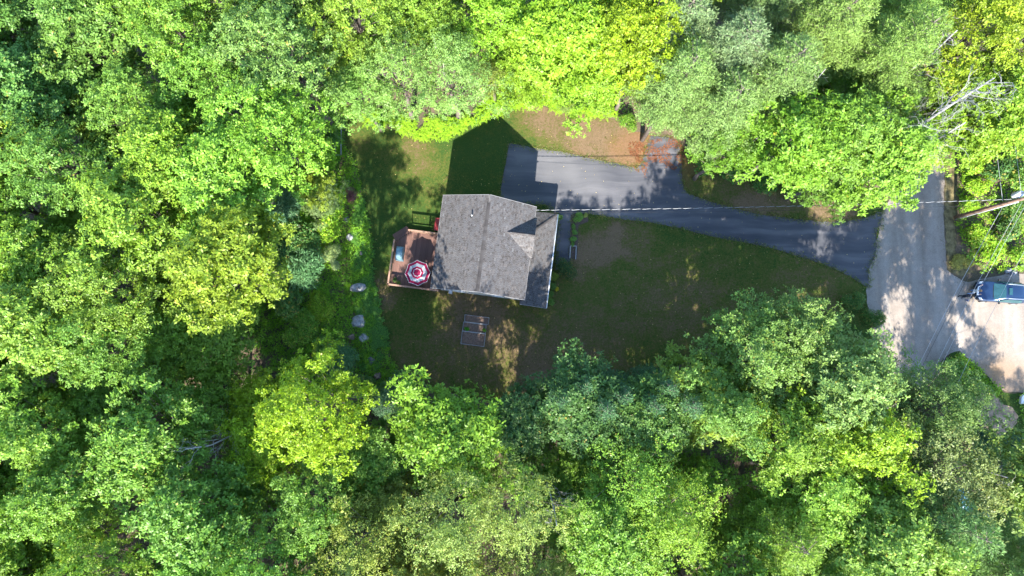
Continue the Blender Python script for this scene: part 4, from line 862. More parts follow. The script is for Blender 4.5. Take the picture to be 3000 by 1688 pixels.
cover('roadside_weeds', [([(2800, 420), (3100, 400), (3100, 790), (2860, 796), (2802, 740)], 1700), ([(2785, 1030), (2848, 1065), (2900, 1115), (2935, 1155), (2900, 1160), (2870, 1130), (2850, 1190), (2800, 1180)], 500), ([(2985, 1150), (3080, 1150), (3080, 1300), (2990, 1280), (2990, 1210), (2960, 1180)], 130)], (.13, .25, .015), .2, .1, .1, .8, 7, 'sunlit roadside weeds below the wires')
# lawn blades and tufts
pts = np.concatenate([scatter(LAWN, 52000, g), scatter([(2780, 1030), (2848, 1062), (2938, 1150), (3060, 1155), (3060, 1300), (2850, 1280)], 3000, g)])
dr_poly = np.array([at(*q)[:2] for q in DRIVE]); gr_poly = road
def in_poly(pts, P):
    j = np.roll(P, -1, 0); ins = np.zeros(len(pts), bool)
    for a, b in zip(P, j): ins ^= ((a[1] > pts[:, 1]) != (b[1] > pts[:, 1])) & (pts[:, 0] < (b[0] - a[0]) * (pts[:, 1] - a[1]) / (b[1] - a[1] + 1e-12) + a[0])
    return ins
pts = pts[~in_poly(pts, dr_poly) & ~in_poly(pts, gr_poly)]
iM = np.array(HM.inverted()); loc = pts @ iM[:2, :2].T + iM[:2, 3]
pts = pts[~((loc[:, 0] > -8.3) & (loc[:, 0] < 6) & (loc[:, 1] > -3.95) & (loc[:, 1] < 3.7) & ((loc[:, 1] < 1.6) | (loc[:, 0] > -3.6)))]
a = g.uniform(0, 6.28, len(pts)); D = nrmz(np.column_stack([np.cos(a), np.sin(a), g.uniform(.4, 1.4, len(pts))])); Q = np.column_stack([pts, np.full(len(pts), .01)])
V = leaves(Q, D, np.tile([0, 0, 1.0], (len(Q), 1)) + g.normal(size=Q.shape) * .3, g.uniform(.05, .11, len(Q)), .03)
o = link('grass', quads_mesh('grass', V, g.random(len(V)) * .9, M['fern'])); o.color = (.080, .095, .028, 1); props(o, 'short grass blades standing in the lawn', kind='stuff')
# fern bank along the north lawn edge
def ferns(name, polys, tint, label, L=.62):
    P = np.concatenate([scatter(p_, n, g) for p_, n in polys]); out = []
    for (x, y) in P:
        nf = g.integers(6, 10); a0 = g.uniform(0, 6.28); h0 = g.uniform(.1, .4)
        for i in range(nf):
            a = a0 + 6.28 * i / nf + g.normal() * .2; d = np.array([math.cos(a), math.sin(a), 0]); s_ = np.array([-d[1], d[0], 0]); LL = L * g.uniform(.7, 1.15)
            for q in np.linspace(.15, .98, 9):
                c = np.array([x, y, h0]) + d * LL * q + np.array([0, 0, .45 * LL * (q - q * q * 1.1) * 2]); wd = .17 * (1 - q) ** .7 + .03
                for sg in (-1, 1): out.append((c, s_ * sg * .9 + d * .45, wd))
    C = np.array([o_[0] for o_ in out]); Dd = nrmz(np.array([o_[1] for o_ in out])); wd = np.array([o_[2] for o_ in out])
    V = leaves(C, Dd, np.tile([0, -.1, 1.0], (len(C), 1)) + g.normal(size=C.shape) * .15, wd, .062, .1)
    o = link(name, quads_mesh(name, V, g.random(len(V)) * .95, M['fern'])); o.color = (*tint, 1); props(o, label, kind='stuff')
N_EDGE = [(985, 325), (1012, 350), (1040, 350), (1086, 368), (1148, 384), (1210, 402), (1288, 408), (1328, 398), (1397, 358), (1490, 326), (1536, 313), (1583, 316), (1690, 336), (1800, 348), (1800, 318), (1690, 285), (1560, 255), (1440, 290), (1360, 340), (1290, 360), (1180, 350), (1060, 318), (1000, 300)]
ferns('fern_bank', [(N_EDGE, 620), ([(1420, 230), (1560, 200), (1620, 260), (1560, 310), (1440, 320)], 160)], (.20, .36, .025), 'bright yellow green ferns fringing the north edge of the lawn')
ferns('fern_patch', [([(1060, 560), (1085, 700), (1090, 810), (1140, 1010), (1070, 1010), (1040, 820), (1040, 640)], 240), ([(1090, 690), (1120, 1080), (1060, 1090), (1060, 900), (1050, 700)], 60)], (.075, .19, .03), 'green ferns among the boulders left of the lawn', .5)
ferns('fern_clump', [([(1740, 170), (1790, 150), (1800, 210), (1760, 240)], 40), ([(880, 340), (985, 340), (1000, 460), (900, 500)], 120)], (.13, .28, .02), 'sunlit ferns in openings of the wood', .7)
# fallen leaves and pebbles
pts = scatter(LAWN, 900, g); a = g.uniform(0, 6.28, len(pts)); Q = np.column_stack([pts, np.full(len(pts), .045)]); D = np.column_stack([np.cos(a), np.sin(a), np.zeros(len(a))])
V = leaves(Q, D, np.tile([0, 0, 1.0], (len(Q), 1)) + g.normal(size=Q.shape) * .3, g.uniform(.05, .12, len(Q)), .05)
o = link('fallen_leaves', quads_mesh('fallen_leaves', V, g.random(len(V)) * .9, M['fern'])); o.color = (.42, .34, .16, 1); props(o, 'scattered pale fallen leaves on lawn and drive', kind='stuff')
ep = []
for poly, dens, wd in ((DRIVE, 26, .12), (GRAVEL, 14, .35)):
    for i in range(len(poly)):
        A_, B_ = at(*poly[i]), at(*poly[(i + 1) % len(poly)]); n = int((B_ - A_).length * dens)
        for _ in range(n):
            q = A_.lerp(B_, random.random()); ep.append((q.x + random.gauss(0, wd), q.y + random.gauss(0, wd)))
ep = np.array(ep); ep = ep[(np.abs(ep[:, 0]) < 55) & (np.abs(ep[:, 1]) < 40)]
a = g.uniform(0, 6.28, len(ep)); Q = np.column_stack([ep, np.full(len(ep), .035)]); D = np.column_stack([np.cos(a), np.sin(a), g.uniform(-.2, .2, len(a))])
V = leaves(Q, nrmz(D), np.tile([0, 0, 1.0], (len(Q), 1)) + g.normal(size=Q.shape) * .3, g.uniform(.04, .11, len(Q)), g.uniform(.03, .08, len(Q)), .4)
me = quads_mesh('edge_pebbles', V, g.random(len(V)) * .9, M['verge']); o = link('edge_pebbles', me); props(o, 'loose pebbles along the pavement edges', kind='stuff')
# crack-side tufts of grass along the drive
ep2 = ep[:2400] + g.normal(size=(len(ep[:2400]), 2)) * .12; Q = np.column_stack([ep2, np.full(len(ep2), .02)]); V = tufts(Q, nrmz(np.array([0, 0, 1.0]) + g.normal(size=Q.shape) * .2), 5, .13, .035, g, .6, .8)
o = link('edge_grass', quads_mesh('edge_grass', V, g.random(len(V)) * .9, M['fern'])); o.color = (.13, .17, .04, 1); props(o, 'ragged grass tufts along the driveway edge', kind='stuff')
# rust coloured pine needles by the apron
pts = np.concatenate([scatter([(1840, 420), (1990, 400), (2010, 470), (1975, 500), (1900, 470), (1890, 520), (1850, 490)], 3800, g)]); nz = hfield(pts, 1.4, 5); pts = pts[nz > -.08]
a = g.uniform(0, 6.28, len(pts)); Q = np.column_stack([pts, np.full(len(pts), .045)]); D = np.column_stack([np.cos(a), np.sin(a), np.zeros(len(a))])
V = leaves(Q, D, np.tile([0, 0, 1.0], (len(Q), 1)) + g.normal(size=Q.shape) * .1, .16, .05); o = link('pine_needles', quads_mesh('pine_needles', V, g.random(len(V)) * .9, M['fern'])); o.color = (.20, .085, .045, 1); props(o, 'drift of rust coloured pine needles on the asphalt apron', kind='stuff')

# ------------------------------------------------------------------ boulders
def rock(px_, py_, rx, ry, h, mat, label, seed, group='boulders left of the lawn', flat=.9):
    bm = bmesh.new(); bmesh.ops.create_icosphere(bm, subdivisions=3, radius=1); rr = random.Random(seed); off = Vector((seed * 3.1, seed * 1.7, 0))
    pl = [(Vector((rr.gauss(0, 1), rr.gauss(0, 1), rr.gauss(0, .8))).normalized(), rr.uniform(.62, .9)) for _ in range(9)]
    for v in bm.verts:
        for n_, d_ in pl:
            t = v.co.dot(n_) - d_
            if t > 0: v.co -= n_ * t
        v.co *= 1 + .10 * mn.noise(v.co * 2.2 + off) + .04 * mn.noise(v.co * 7 + off); v.co.x *= rx * 1.12; v.co.y *= ry * 1.12; v.co.z = v.co.z * h + h * .25
    me = bpy.data.meshes.new('boulder'); bm.to_mesh(me); bm.free(); me.materials.append(M[mat]); o = link('boulder', me); p_ = at(px_, py_); o.location = (p_.x, p_.y, 0.0); o.rotation_euler = (0, 0, rr.uniform(0, 6))
    props(o, label, 'boulder', group)
rock(1052, 845, .68, .5, .75, 'boulder', 'whitish boulder level with the south end of the deck', 1)
rock(1056, 942, .6, .72, .7, 'boulder', 'largest grey boulder beside the left lawn edge', 2)
rock(1069, 990, .42, .48, .6, 'boulder', 'light grey boulder just below the largest one', 3)
rock(1032, 987, .34, .28, .45, 'boulderbrown', 'small brown rock left of the light grey boulder', 4)
rock(1087, 1058, .38, .36, .45, 'boulderdark', 'small dark purple grey rock in the fern strip', 5)
rock(1109, 1102, .36, .32, .4, 'boulderbrown', 'lowest small rock at the bottom of the fern strip', 6)
rock(1015, 646, .32, .32, .5, 'boulderdark', 'dark round rock below the purple bush', 7)
rock(1028, 698, .34, .36, .5, 'boulder', 'small white rock level with the deck steps', 8)
rock(1058, 745, .34, .28, .4, 'boulderdark', 'dark rock level with the covered grill', 9)
rock(2948, 792, .34, .26, .35, 'boulder', 'pale rock behind the parked car, left of its pair', 10, 'rocks by the road')
rock(2963, 797, .38, .28, .35, 'boulder', 'pale rock behind the parked car, right of its pair', 11, 'rocks by the road')
rock(2990, 782, .3, .26, .35, 'boulder', 'pale rock at the right edge behind the parked car', 12, 'rocks by the road')
# pale slab at the right edge
sl_ = MB(); p_ = at(2999, 1172); sl_.prism([(-.5, -.3, .32), (.6, -.42, .3), (.75, .35, .34), (-.05, .62, .36), (-.42, .25, .34)], .3); o = sl_.build('stone_slab', M['white'], None, bevel=0.04); o.location = (p_.x, p_.y, 0.02); props(o, 'flat white stone slab on the grass at the right edge', 'slab')

# ------------------------------------------------------------------ raised beds
def raised(corners, label, z=.28, wd=.045, divider=None, plants=()):
    C = [at(x, y, z) for x, y in corners]; cen = sum(C, Vector()) / 4; root = empty('raised_bed', (cen.x, cen.y, 0)); L = [c - Vector((cen.x, cen.y, 0)) for c in C]
    for i in range(4):
        a, b = L[i], L[(i + 1) % 4]; d = (b - a).normalized(); g_ = MB(); g_.bar(a - d * (wd / 2 if i % 2 else -wd / 2) - Vector((0, 0, z / 2)), b + d * (wd / 2 if i % 2 else -wd / 2) - Vector((0, 0, z / 2)), wd, z); g_.build('board', M['bedboard'], root)
    if divider:
        a = L[0].lerp(L[1], divider); b = L[3].lerp(L[2], divider); d = (b - a).normalized() * wd; g_ = MB(); g_.bar(a + d - Vector((0, 0, z / 2)), b - d - Vector((0, 0, z / 2)), wd * .9, z * .98); g_.build('divider', M['bedboard'], root)
    g_ = MB(); n = 14
    for i in range(n):
        for j in range(n):
            q = []
            for (u_, v_) in ((i, j), (i, j + 1), (i + 1, j + 1), (i + 1, j)):
                u2, v2 = .03 + .94 * u_ / n, .03 + .94 * v_ / n; p_ = L[0].lerp(L[1], u2).lerp(L[3].lerp(L[2], u2), v2); p_.z = .14 + .05 * mn.noise(p_ * 2.5 + cen); q.append(p_)
            g_.poly(q)
    g_.build('soil', M['soil'], root); props(root, label, 'raised bed', 'raised garden beds on the south lawn'); return root
raised([(1362, 922), (1361, 942), (1430, 951), (1432.8, 931)], 'narrow empty raised bed, nearest the house')
raised([(1358, 943.5), (1355, 969), (1422, 977.5), (1424, 952)], 'middle raised bed split into two cells with green plants')
raised([(1354, 970.5), (1350, 1007), (1417.5, 1015.5), (1422, 979)], 'largest raised bed of bare soil, farthest from the house')
shrub('loose', 1368, 963, .24, .4, (.05, .24, .02), 'green leafy vegetable in the left cell of the middle bed', 'vegetables in the middle raised bed', 'vegetable', 'plant')
shrub('loose', 1419, 968, .2, .45, (.09, .25, .02), 'green vegetable at the right end of the middle bed', 'vegetables in the middle raised bed', 'vegetable', 'plant')
# pots on deck
for (x, y, r_, lab) in ((-7.55, -3.3, .13, 'small leafy plant in a dark pot at the southwest deck corner'), (-7.2, -3.55, .1, 'second small potted plant beside the south railing')):
    q = hloc(x, y, DZ); rt = empty('potted_plant', q); g_ = MB(); g_.tube([(0, 0, 0), (0, 0, .22)], [r_ * .8, r_ * 1.1], 12); g_.build('pot', M['black'], rt, True); c_ = link('foliage', SH['loose'][0], rt); c_.scale = (.26, .26, .25); c_.location = (0, 0, .18); c_.color = (.06, .13, .03, 1); props(rt, lab, 'potted plant', 'pots on the deck')
# two stone curbs south end of the walkway bed
pl = empty('planter_frame', at(1681, 740)); props(pl, 'low grey timber planter frame at the south end of the walkway bed', 'planter')
for (a, b) in (((1671, 722), (1669, 757)), ((1688, 722), (1686, 760)), ((1671, 721), (1688, 722))):
    o_ = at(1681, 740); g_ = MB(); g_.bar(at(*a) - o_ + Vector((0, 0, .1)), at(*b) - o_ + Vector((0, 0, .1)), .08, .2); g_.build('board', M['bedboard'], pl)
# wooden frame bed in the lawn's upper left corner
fc = at(992, 420); fr = empty('trellis_frame', fc); props(fr, 'weathered wooden trellis frame lying in the brown strip at the lawn corner', 'frame')
for (a, b, w_) in (((972, 395), (974, 460), .08), ((1004, 370), (1003, 458), .08), ((988, 400), (987, 450), .05), ((988, 408), (1002, 418), .06), ((978, 411), (987, 410), .07), ((974, 433), (987, 433), .05), ((974, 440), (987, 439), .05), ((974, 460), (1003, 458), .07)):
    g_ = MB(); g_.bar(at(*a) - fc + Vector((0, 0, .5)), at(*b) - fc + Vector((0, 0, .5)), w_, .05); g_.build('slat', M['bedboard'], fr)
for q in ((972, 395), (974, 460), (1004, 370), (1003, 458)):
    g_ = MB(); p_ = at(*q) - fc; g_.box(p_.x - .04, p_.y - .04, 0, p_.x + .04, p_.y + .04, .475); g_.build('post', M['darkwood'], fr)
sheet('mulch_strip', gpx([(966, 372), (1006, 365), (1007, 465), (985, 480), (970, 462)]), 0.016, M['mulch'], .06, .3, 20)
bk = MB(); bk.tube([(0, 0, 0), (0, 0, .3)], [.12, .16], 14); o = bk.build('bucket', M['bedboard'], None, True); o.location = at(1001, 374) + Vector((0, 0, .02)); props(o, 'small white bucket at the upper end of the wooden trellis frame', 'bucket')

# ------------------------------------------------------------------ utility pole and wires
PBs = at(2798, 637); pole = empty('utility_pole', PBs); props(pole, 'tall brown utility pole with transformer beside the gravel road', 'utility pole')
g_ = MB(); g_.tube([(0, 0, -.1), (.1, 0, 5), (.2, -.05, 10.4)], [.17, .15, .11], 12); g_.build('pole_shaft', simple('pole timber', (.22, .14, .10), .9, .3, 4, bmp=.3), pole, True)
g_ = MB(); g_.tube([(.02, -.19, 0.02), (.12, -.18, 5), (.17, -.17, 7.4)], .042, 8); g_.build('conduit', M['white'], pole, True)
for z in (1.5, 3.0, 4.5, 6.0):
    g_ = MB(); g_.bar((.0 + .02 * z, -.25, z), (.1 + .02 * z, -.25, z), .02, .05); g_.build('conduit_strap', M['metal'], pole)
g_ = MB(); g_.tube([(.16, .42, 6.9), (.16, .42, 7.0), (.16, .42, 7.75), (.16, .42, 7.85)], [.2, .25, .25, .17], 16); tf = g_.build('transformer', M['white'], pole, True)
for a in (0, 1):
    g_ = MB(); g_.tube([(.1 + a * .14, .42, 7.85), (.1 + a * .14, .42, 8.1)], [.04, .03], 8); g_.build('bushing', M['boulderbrown'], tf)
g_ = MB(); g_.bar((.16, .0, 7.5), (.16, .25, 7.5), .08, .08); g_.build('bracket', M['metal'], pole)
g_ = MB(); g_.bar((-1.0, -.02, 9.7), (1.3, -.02, 9.7), .10, .12); ca = g_.build('crossarm', M['darkwood'], pole)
for x in (-.9, -.3, .7, 1.2):
    g_ = MB(); g_.tube([(x, -.02, 9.76), (x, -.02, 9.95)], [.05, .035], 8); g_.build('insulator', M['boulderbrown'], ca)
P2 = at(2478, 1290); pole2 = empty('utility_pole', P2); props(pole2, 'second utility pole almost hidden in the trees south of the gravel', 'utility pole')
g_ = MB(); g_.tube([(0, 0, -.1), (0, 0, 10.2)], [.16, .11], 10); g_.build('pole_shaft', M['bark'], pole2, True)
g_ = MB(); g_.bar((-1.1, 0, 9.6), (1.1, 0, 9.6), .1, .12); g_.build('crossarm', M['darkwood'], pole2)
P3 = Vector((PBs.x - .3, 46, 0)); pole3 = empty('utility_pole', P3); props(pole3, 'third utility pole beyond the top of the picture', 'utility pole')
g_ = MB(); g_.tube([(0, 0, -.1), (0, 0, 10.4)], [.16, .11], 10); g_.build('pole_shaft', M['bark'], pole3, True); g_ = MB(); g_.bar((-1.1, 0, 9.7), (1.1, 0, 9.7), .1, .12); g_.build('crossarm', M['darkwood'], pole3)
def sagline(a, b, sag, n=26): return [a.lerp(b, i / n) - Vector((0, 0, sag * 4 * (i / n) * (1 - i / n))) for i in range(n + 1)]
WL = [(('telephone cable', -.12, 5.9), .015), (('telephone cable', .05, 6.15), .012), (('power line', .3, 7.4), .013), (('power line', .95, 9.9), .010), (('power line', -.9, 9.9), .010)]
nm_ = ['lowest telephone cable', 'second telephone cable just beside the lowest', 'secondary power line below the transformer', 'outer high power line from the crossarm end', 'inner high power line from the crossarm end']
for i, ((nm, dx, z), r_) in enumerate(WL):
    for d_, tgt in (('south', P2), ('north', P3)):
        a = PBs + Vector((dx + .15, -.2 if d_ == 'south' else .2, z)); b = tgt + Vector((dx, 0, z - .2)); g_ = MB(); g_.tube(sagline(a, b, .55), r_, 5)
        o = g_.build('overhead_wire', M['alu'] if i != 1 else M['black'], None, True); props(o, '%s running %s from the pole' % (nm_[i], d_), 'wire', 'overhead wires along the road')
# twisted service drop to the house
HE = HM @ Vector((EX1 - .05, EY1 - .25, EZ - .15)); PS = PBs + Vector((.1, .15, 6.9))
sd_line = sagline(PS, HE, .75, 420); root = empty('service_wire', (0, 0, 0)); props(root, 'twisted black and silver service wire from the pole to the house corner', 'wire')
for q in range(2):
    pts = []
    for i, p_ in enumerate(sd_line):
        t = i / 420 * (PS - HE).length / .42 * math.pi + q * math.pi; pts.append(p_ + Vector((0, math.cos(t), math.sin(t))) * .016)
    g_ = MB(); g_.tube(pts, .014, 5); g_.build('strand', [M['alu'], M['black']][q], root, True)
g_ = MB(); s2 = sagline(PS + Vector((0, -.2, -1.2)), HE + Vector((0, -.12, -.3)), .9, 60); g_.tube(s2, .010, 4); o = g_.build('cable', M['black'], None, True); props(o, 'thin dark cable running just below the twisted service wire', 'wire')

# ------------------------------------------------------------------ parked car
CP = at(2916, 858, 0.0); CA = R(-4)
car = empty('parked_car', CP, CA); props(car, 'dark blue small car with sunroof parked on the pale gravel', 'car')
paint, nt, b = nmat('dark blue metallic paint'); b.inputs['Base Color'].default_value = (.035, .085, .19, 1); b.inputs['Metallic'].default_value = .35; b.inputs['Roughness'].default_value = .3; b.inputs['Coat Weight'].default_value = .5
f = noise(nt, 300, 2, .6, objco(nt)); nt.links.new(ramp(nt, f, [(.3, (.010, .028, .07)), (.7, (.016, .042, .10))]), b.inputs['Base Color'])
# stations from nose (x=-2.15) to tail (x=2.15): half width low, half width belt, sill z, belt z, roof half width, roof z
ST = [(-2.15, .62, .60, .34, .62, .55, .66), (-2.08, .78, .76, .28, .72, .68, .78), (-1.85, .88, .86, .24, .82, .74, .90), (-1.4, .91, .89, .24, .90, .76, .98), (-.95, .92, .90, .24, .95, .76, 1.04), (-.80, .92, .90, .24, .96, .74, 1.08), (-.15, .92, .91, .24, .98, .62, 1.50), (.35, .92, .91, .24, .99, .62, 1.56), (1.0, .92, .91, .24, 1.0, .61, 1.55), (1.55, .91, .90, .24, 1.02, .58, 1.50), (1.98, .88, .86, .28, 1.02, .56, 1.12), (2.1, .80, .80, .34, .90, .6, .98), (2.15, .70, .70, .4, .8, .5, .88)]
g_ = MB(); rings = []
for (x, w0, w1, z0, zb, wr, zr) in ST:
    prof = [(-w0 * .9, z0), (-w0, z0 + .15), (-w1 * 1.01, (z0 + zb) / 2), (-w1, zb), (-(w1 * .25 + wr * .75), zb + (zr - zb) * .82), (-wr * .8, zr - .01), (0, zr + .025), (wr * .8, zr - .01), (w1 * .25 + wr * .75, zb + (zr - zb) * .82), (w1, zb), (w1 * 1.01, (z0 + zb) / 2), (w0, z0 + .15), (w0 * .9, z0)]
    k = len(g_.v); g_.v += [(x, a, z) for a, z in prof]; rings.append(list(range(k, k + len(prof))))
for A_, B_ in zip(rings, rings[1:]):
    for i in range(len(A_)):
        j = (i + 1) % len(A_); g_.f.append((A_[i], B_[i], B_[j], A_[j])); g_.m.append(0)
g_.f.append(tuple(rings[0])); g_.f.append(tuple(reversed(rings[-1]))); g_.m += [0, 0]
body = g_.build('body', paint, car, True); s_ = body.modifiers.new('sub', 'SUBSURF'); s_.levels = s_.render_levels = 2
gl = simple('tinted car glass', (.02, .07, .08), .08, .1, 3, spec=.8)
def patch(name, pts, mat, parent=car, th=.012):
    g2 = MB(); P = [Vector(p_) for p_ in pts]; n = (P[1] - P[0]).cross(P[2] - P[0]).normalized()
    k = len(g2.v); g2.v += [tuple(p_ + n * th) for p_ in P] + [tuple(p_ - n * th) for p_ in P]; m_ = len(P); g2.f.append(tuple(range(m_))); g2.f.append(tuple(range(2 * m_ - 1, m_ - 1, -1)))
    for i in range(m_): g2.f.append((i, m_ + i, m_ + (i + 1) % m_, (i + 1) % m_))
    g2.m = [0] * len(g2.f); return g2.build(name, mat, parent)
patch('windshield', [(-.86, -.70, 1.07), (-.92, 0, 1.10), (-.86, .70, 1.07), (-.14, .56, 1.515), (-.12, 0, 1.55), (-.14, -.56, 1.515)][::-1], gl)
patch('rear_window', [(1.60, -.52, 1.52), (1.60, .52, 1.52), (1.98, .58, 1.13), (1.98, -.58, 1.13)][::-1], gl)
patch('sunroof', [(.08, -.30, 1.60), (.08, .30, 1.60), (.36, .30, 1.61), (.36, -.30, 1.61)][::-1], gl)
for s_ in (-1, 1):
    q = [(-.62, s_ * .90, 1.02), (1.5, s_ * .90, 1.05), (1.35, s_ * .70, 1.42), (-.1, s_ * .72, 1.42)]; patch('side_window', q if s_ < 0 else q[::-1], gl)
    g2 = MB(); g2.tube([(-.05, s_ * .62, 1.54), (.1, s_ * .63, 1.62), (1.35, s_ * .61, 1.61), (1.5, s_ * .6, 1.52)], .018, 6); g2.build('roof_rail', M['metal'], car, True)
    g2 = MB(); g2.box(-.5, s_ * 1.02 - .09, 1.0, -.36, s_ * 1.02 + .09, 1.12); g2.build('mirror', M['black'], car, bevel=.03)
    patch('headlight', [(-2.05, s_ * .60, .80), (-1.95, s_ * .80, .80), (-1.72, s_ * .83, .88), (-1.86, s_ * .62, .90)][::(1 if s_ > 0 else -1)], M['white'], th=.02)
    g2 = MB(); g2.box(1.98, s_ * .78 - .08, .82, 2.12, s_ * .78 + .08, 1.0); g2.build('taillight', M['red'], car, bevel=.03)
    for x in (-1.35, 1.32):
        wr = empty('wheel', (x, s_ * .84, .34)); wr.parent = car
        g2 = MB(); g2.tube([(0, -.11, 0), (0, -.09, 0), (0, .09, 0), (0, .11, 0)], [.29, .34, .34, .29], 20); g2.build('tyre', M['black'], wr, True)
        g2 = MB(); g2.tube([(0, s_ * .112, 0), (0, s_ * .12, 0)], [.2, .17], 14); g2.build('rim', M['metal'], wr)
g2 = MB(); g2.box(-2.20, -.55, .38, -2.14, .55, .58); g2.build('grille', M['black'], car, bevel=.02)
g2 = MB(); g2.bar((-.93, -.55, 1.06), (-.93, .5, 1.06), .03, .02); g2.build('wiper', M['black'], car)
for i in range(1):
    g2 = MB(); g2.bar((2.18, -.22, .78), (2.18, .22, .78), .02, .1); g2.build('number_plate', M['white'], car)

# ------------------------------------------------------------------ people by the car
def person(loc, rz, label, shirt, trousers, hair, pose):
    root = empty('person', loc, rz); J = {'pel': (0, 0, .95), 'che': (0, .02, 1.28), 'nek': (0, .03, 1.47), 'hd0': (0, .05, 1.56), 'hd1': (0, .05, 1.69)}
    J.update(pose); E = [('pel', 'che'), ('che', 'nek'), ('nek', 'hd0'), ('hd0', 'hd1')]
    for s_ in 'LR': E += [('che', 'sh' + s_), ('sh' + s_, 'el' + s_), ('el' + s_, 'ha' + s_), ('pel', 'hp' + s_), ('hp' + s_, 'kn' + s_), ('kn' + s_, 'an' + s_), ('an' + s_, 'to' + s_)]
    rad = {'pel': .14, 'che': .15, 'nek': .055, 'hd0': .085, 'hd1': .085, 'sh': .065, 'el': .045, 'ha': .032, 'hp': .095, 'kn': .065, 'an': .045, 'to': .04}
    names = list(J); me = bpy.data.meshes.new('body'); me.from_pydata([J[n] for n in names], [(names.index(a), names.index(b)) for a, b in E], [])
    o = link('body', me, root); sk = o.modifiers.new('skin', 'SKIN'); 
    if not me.skin_vertices: me.attributes  # layer is made with the modifier
    with bpy.context.temp_override(object=o, active_object=o, selected_objects=[o]):
        bpy.context.view_layer.objects.active = o
        if not me.skin_vertices: bpy.ops.mesh.customdata_skin_add()
    for i, n in enumerate(names):
        r_ = rad.get(n, rad.get(n[:-1])); me.skin_vertices[0].data[i].radius = (r_, r_ * (.75 if n in ('pel', 'che') else 1)); me.skin_vertices[0].data[i].use_root = (n == 'pel')
    sb = o.modifiers.new('sub', 'SUBSURF'); sb.levels = sb.render_levels = 2
    dg = bpy.context.evaluated_depsgraph_get(); ev = bpy.data.meshes.new_from_object(o.evaluated_get(dg)); o.modifiers.clear(); o.data = ev; ev.name = 'body'
    for m_ in (shirt, trousers, M['skin'], M['black']): ev.materials.append(m_)
    hands = [Vector(J['haL']), Vector(J['haR'])]
    for p_ in ev.polygons:
        c = p_.center; p_.use_smooth = True
        p_.material_index = 2 if c.z > 1.49 or min((c - h).length for h in hands) < .12 else (0 if c.z > .93 or abs(c.x) > .24 else (3 if c.z < .1 else 1))
    g2 = MB()
    for i in range(8):
        for j in range(12):
            def S(i, j): a = i / 8 * 1.75; b_ = j / 12 * 6.283; hd = Vector(J['hd1']); return hd + Vector((.102 * math.sin(a) * math.cos(b_), -.012 + .118 * math.sin(a) * math.sin(b_), .03 + .10 * math.cos(a)))
            g2.poly([S(i, j), S(i + 1, j), S(i + 1, j + 1), S(i, j + 1)])
    g2.build('hair', hair, root, True)
    for hn in 'LR':     # palm with four fingers and a thumb, bent round what the hand holds
        h = Vector(J['ha' + hn]); el = Vector(J['el' + hn]); d = (h - el).normalized(); sd_ = d.cross(Vector((0, 0, 1))).normalized(); up = sd_.cross(d); g2 = MB()
        g2.bar(h, h + d * .085, .075, .028)
        for q in range(4):
            b0 = h + d * .08 + sd_ * (-.028 + q * .0187); Lf = (.062, .072, .068, .052)[q]; g2.tube([b0, b0 + d * Lf * .5, b0 + d * Lf * .85 - up * .022, b0 + d * Lf * .8 - up * .045], [.009, .009, .008, .006], 5)
        s3 = 1 if hn == 'L' else -1; g2.tube([h + d * .02 + sd_ * .034 * s3, h + d * .055 + sd_ * .058 * s3, h + d * .085 + sd_ * .05 * s3 - up * .02], [.011, .010, .008], 5)
        g2.build('hand', M['skin'], root, True)
    # face: nose, eyes, ears
    hd = Vector(J['hd1']); g2 = MB(); g2.tube([hd + Vector((0, .085, .01)), hd + Vector((0, .112, -.03)), hd + Vector((0, .085, -.035))], [.008, .014, .010], 6); g2.build('nose', M['skin'], root, True)
    for s_ in (-1, 1):
        g2 = MB(); c = hd + Vector((s_ * .032, .084, .005)); g2.tube([c, c + Vector((0, .008, 0))], [.010, .005], 8); g2.build('eye', M['black'], root)
        g2 = MB(); c = hd + Vector((s_ * .088, 0, -.02)); g2.tube([c + Vector((0, 0, .03)), c + Vector((s_ * .014, -.01, 0)), c - Vector((0, 0, .03))], [.008, .014, .007], 6); g2.build('ear', M['skin'], root, True)
    g2 = MB(); g2.bar(hd + Vector((-.025, .086, -.062)), hd + Vector((.025, .086, -.062)), .008, .008); g2.build('mouth', M['red'], root)
    props(root, label, 'person', 'people beside the parked car'); return root
cl = {k_: simple('cloth ' + k_, v_, .9, .12, 8) for k_, v_ in {'dark': (.03, .035, .05), 'navy': (.05, .06, .11), 'white': (.75, .75, .76), 'blue': (.12, .22, .42), 'hair1': (.05, .035, .025), 'hair2': (.35, .2, .1)}.items()}
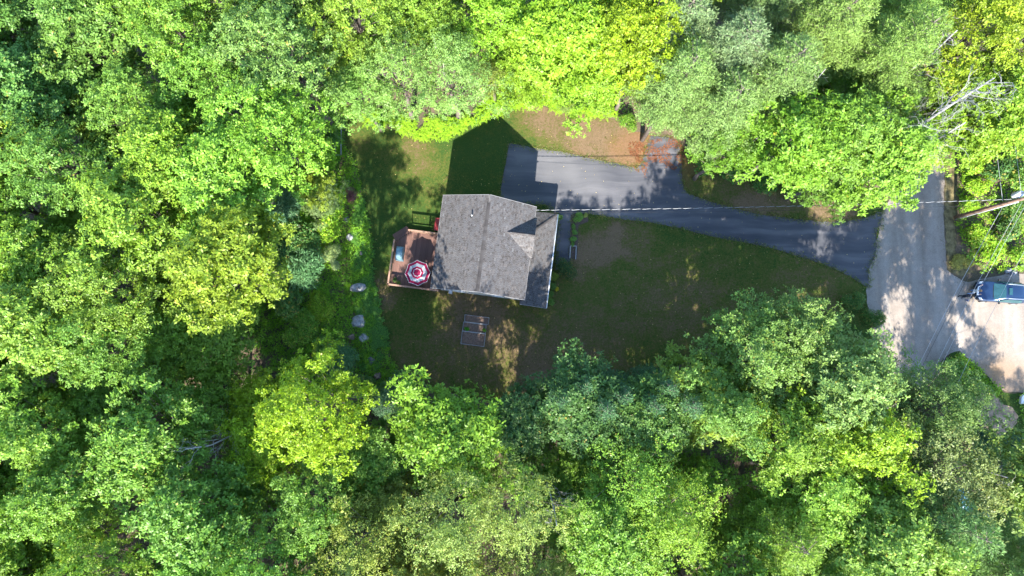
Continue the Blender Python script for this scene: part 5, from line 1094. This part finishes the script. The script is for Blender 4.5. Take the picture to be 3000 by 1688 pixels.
pose1 = {'shL': (-.19, .0, 1.42), 'shR': (.19, .0, 1.42), 'elL': (-.27, .06, 1.16), 'elR': (.27, .06, 1.16), 'haL': (-.12, .32, 1.12), 'haR': (.12, .32, 1.12), 'hpL': (-.10, 0, .90), 'hpR': (.10, 0, .90), 'knL': (-.12, .03, .50), 'knR': (.13, .02, .50), 'anL': (-.13, 0, .09), 'anR': (.15, -.02, .09), 'toL': (-.15, .15, .04), 'toR': (.18, .13, .04)}
pose2 = dict(pose1); pose2.update({'elL': (-.38, .10, 1.28), 'haL': (-.55, .28, 1.38), 'elR': (.30, .10, 1.20), 'haR': (.24, .34, 1.22), 'knL': (-.14, .10, .52), 'anL': (-.16, .16, .10), 'toL': (-.18, .31, .05)})
pa = at(2813, 869); pb = at(2833, 856)
person(pa, R(160), 'person in dark clothes standing left of the car nose holding a flat controller', cl['dark'], cl['dark'], cl['hair1'], pose1)
person(pb, R(-100), 'person in a white shirt standing right at the car hood', cl['white'], cl['blue'], cl['hair2'], pose2)
g2 = MB(); g2.box(-.13, -.07, -.02, .13, .07, .02); ct = g2.build('controller', cl['navy'], None, bevel=.015); d_ = Matrix.Rotation(R(160), 4, 'Z') @ Vector((0, .44, 1.12)); ct.location = pa + d_; ct.rotation_euler = (0, 0, R(160)); props(ct, 'flat dark controller held by the person in dark clothes', 'controller')

# ------------------------------------------------------------------ blue tarp under the trees at lower right
bm = bmesh.new(); bmesh.ops.create_grid(bm, x_segments=26, y_segments=26, size=1.0)
for v in bm.verts:
    r_ = v.co.length; v.co.z = max(.03, .75 * (1 - r_ * .8)) + .18 * mn.noise(v.co * 3.3) + .08 * mn.noise(v.co * 8); v.co.x *= 1.7; v.co.y *= 1.25
    v.co.x += .15 * mn.noise(v.co * 2 + Vector((5, 0, 0)))
me = bpy.data.meshes.new('blue_tarp'); bm.to_mesh(me); bm.free(); me.materials.append(M['tarp']); o = link('blue_tarp', me); p_ = at(2850, 1475); o.location = (p_.x, p_.y, .02); o.rotation_euler = (0, 0, -.5); props(o, 'crumpled bright blue tarp under the trees at lower right', 'tarp')
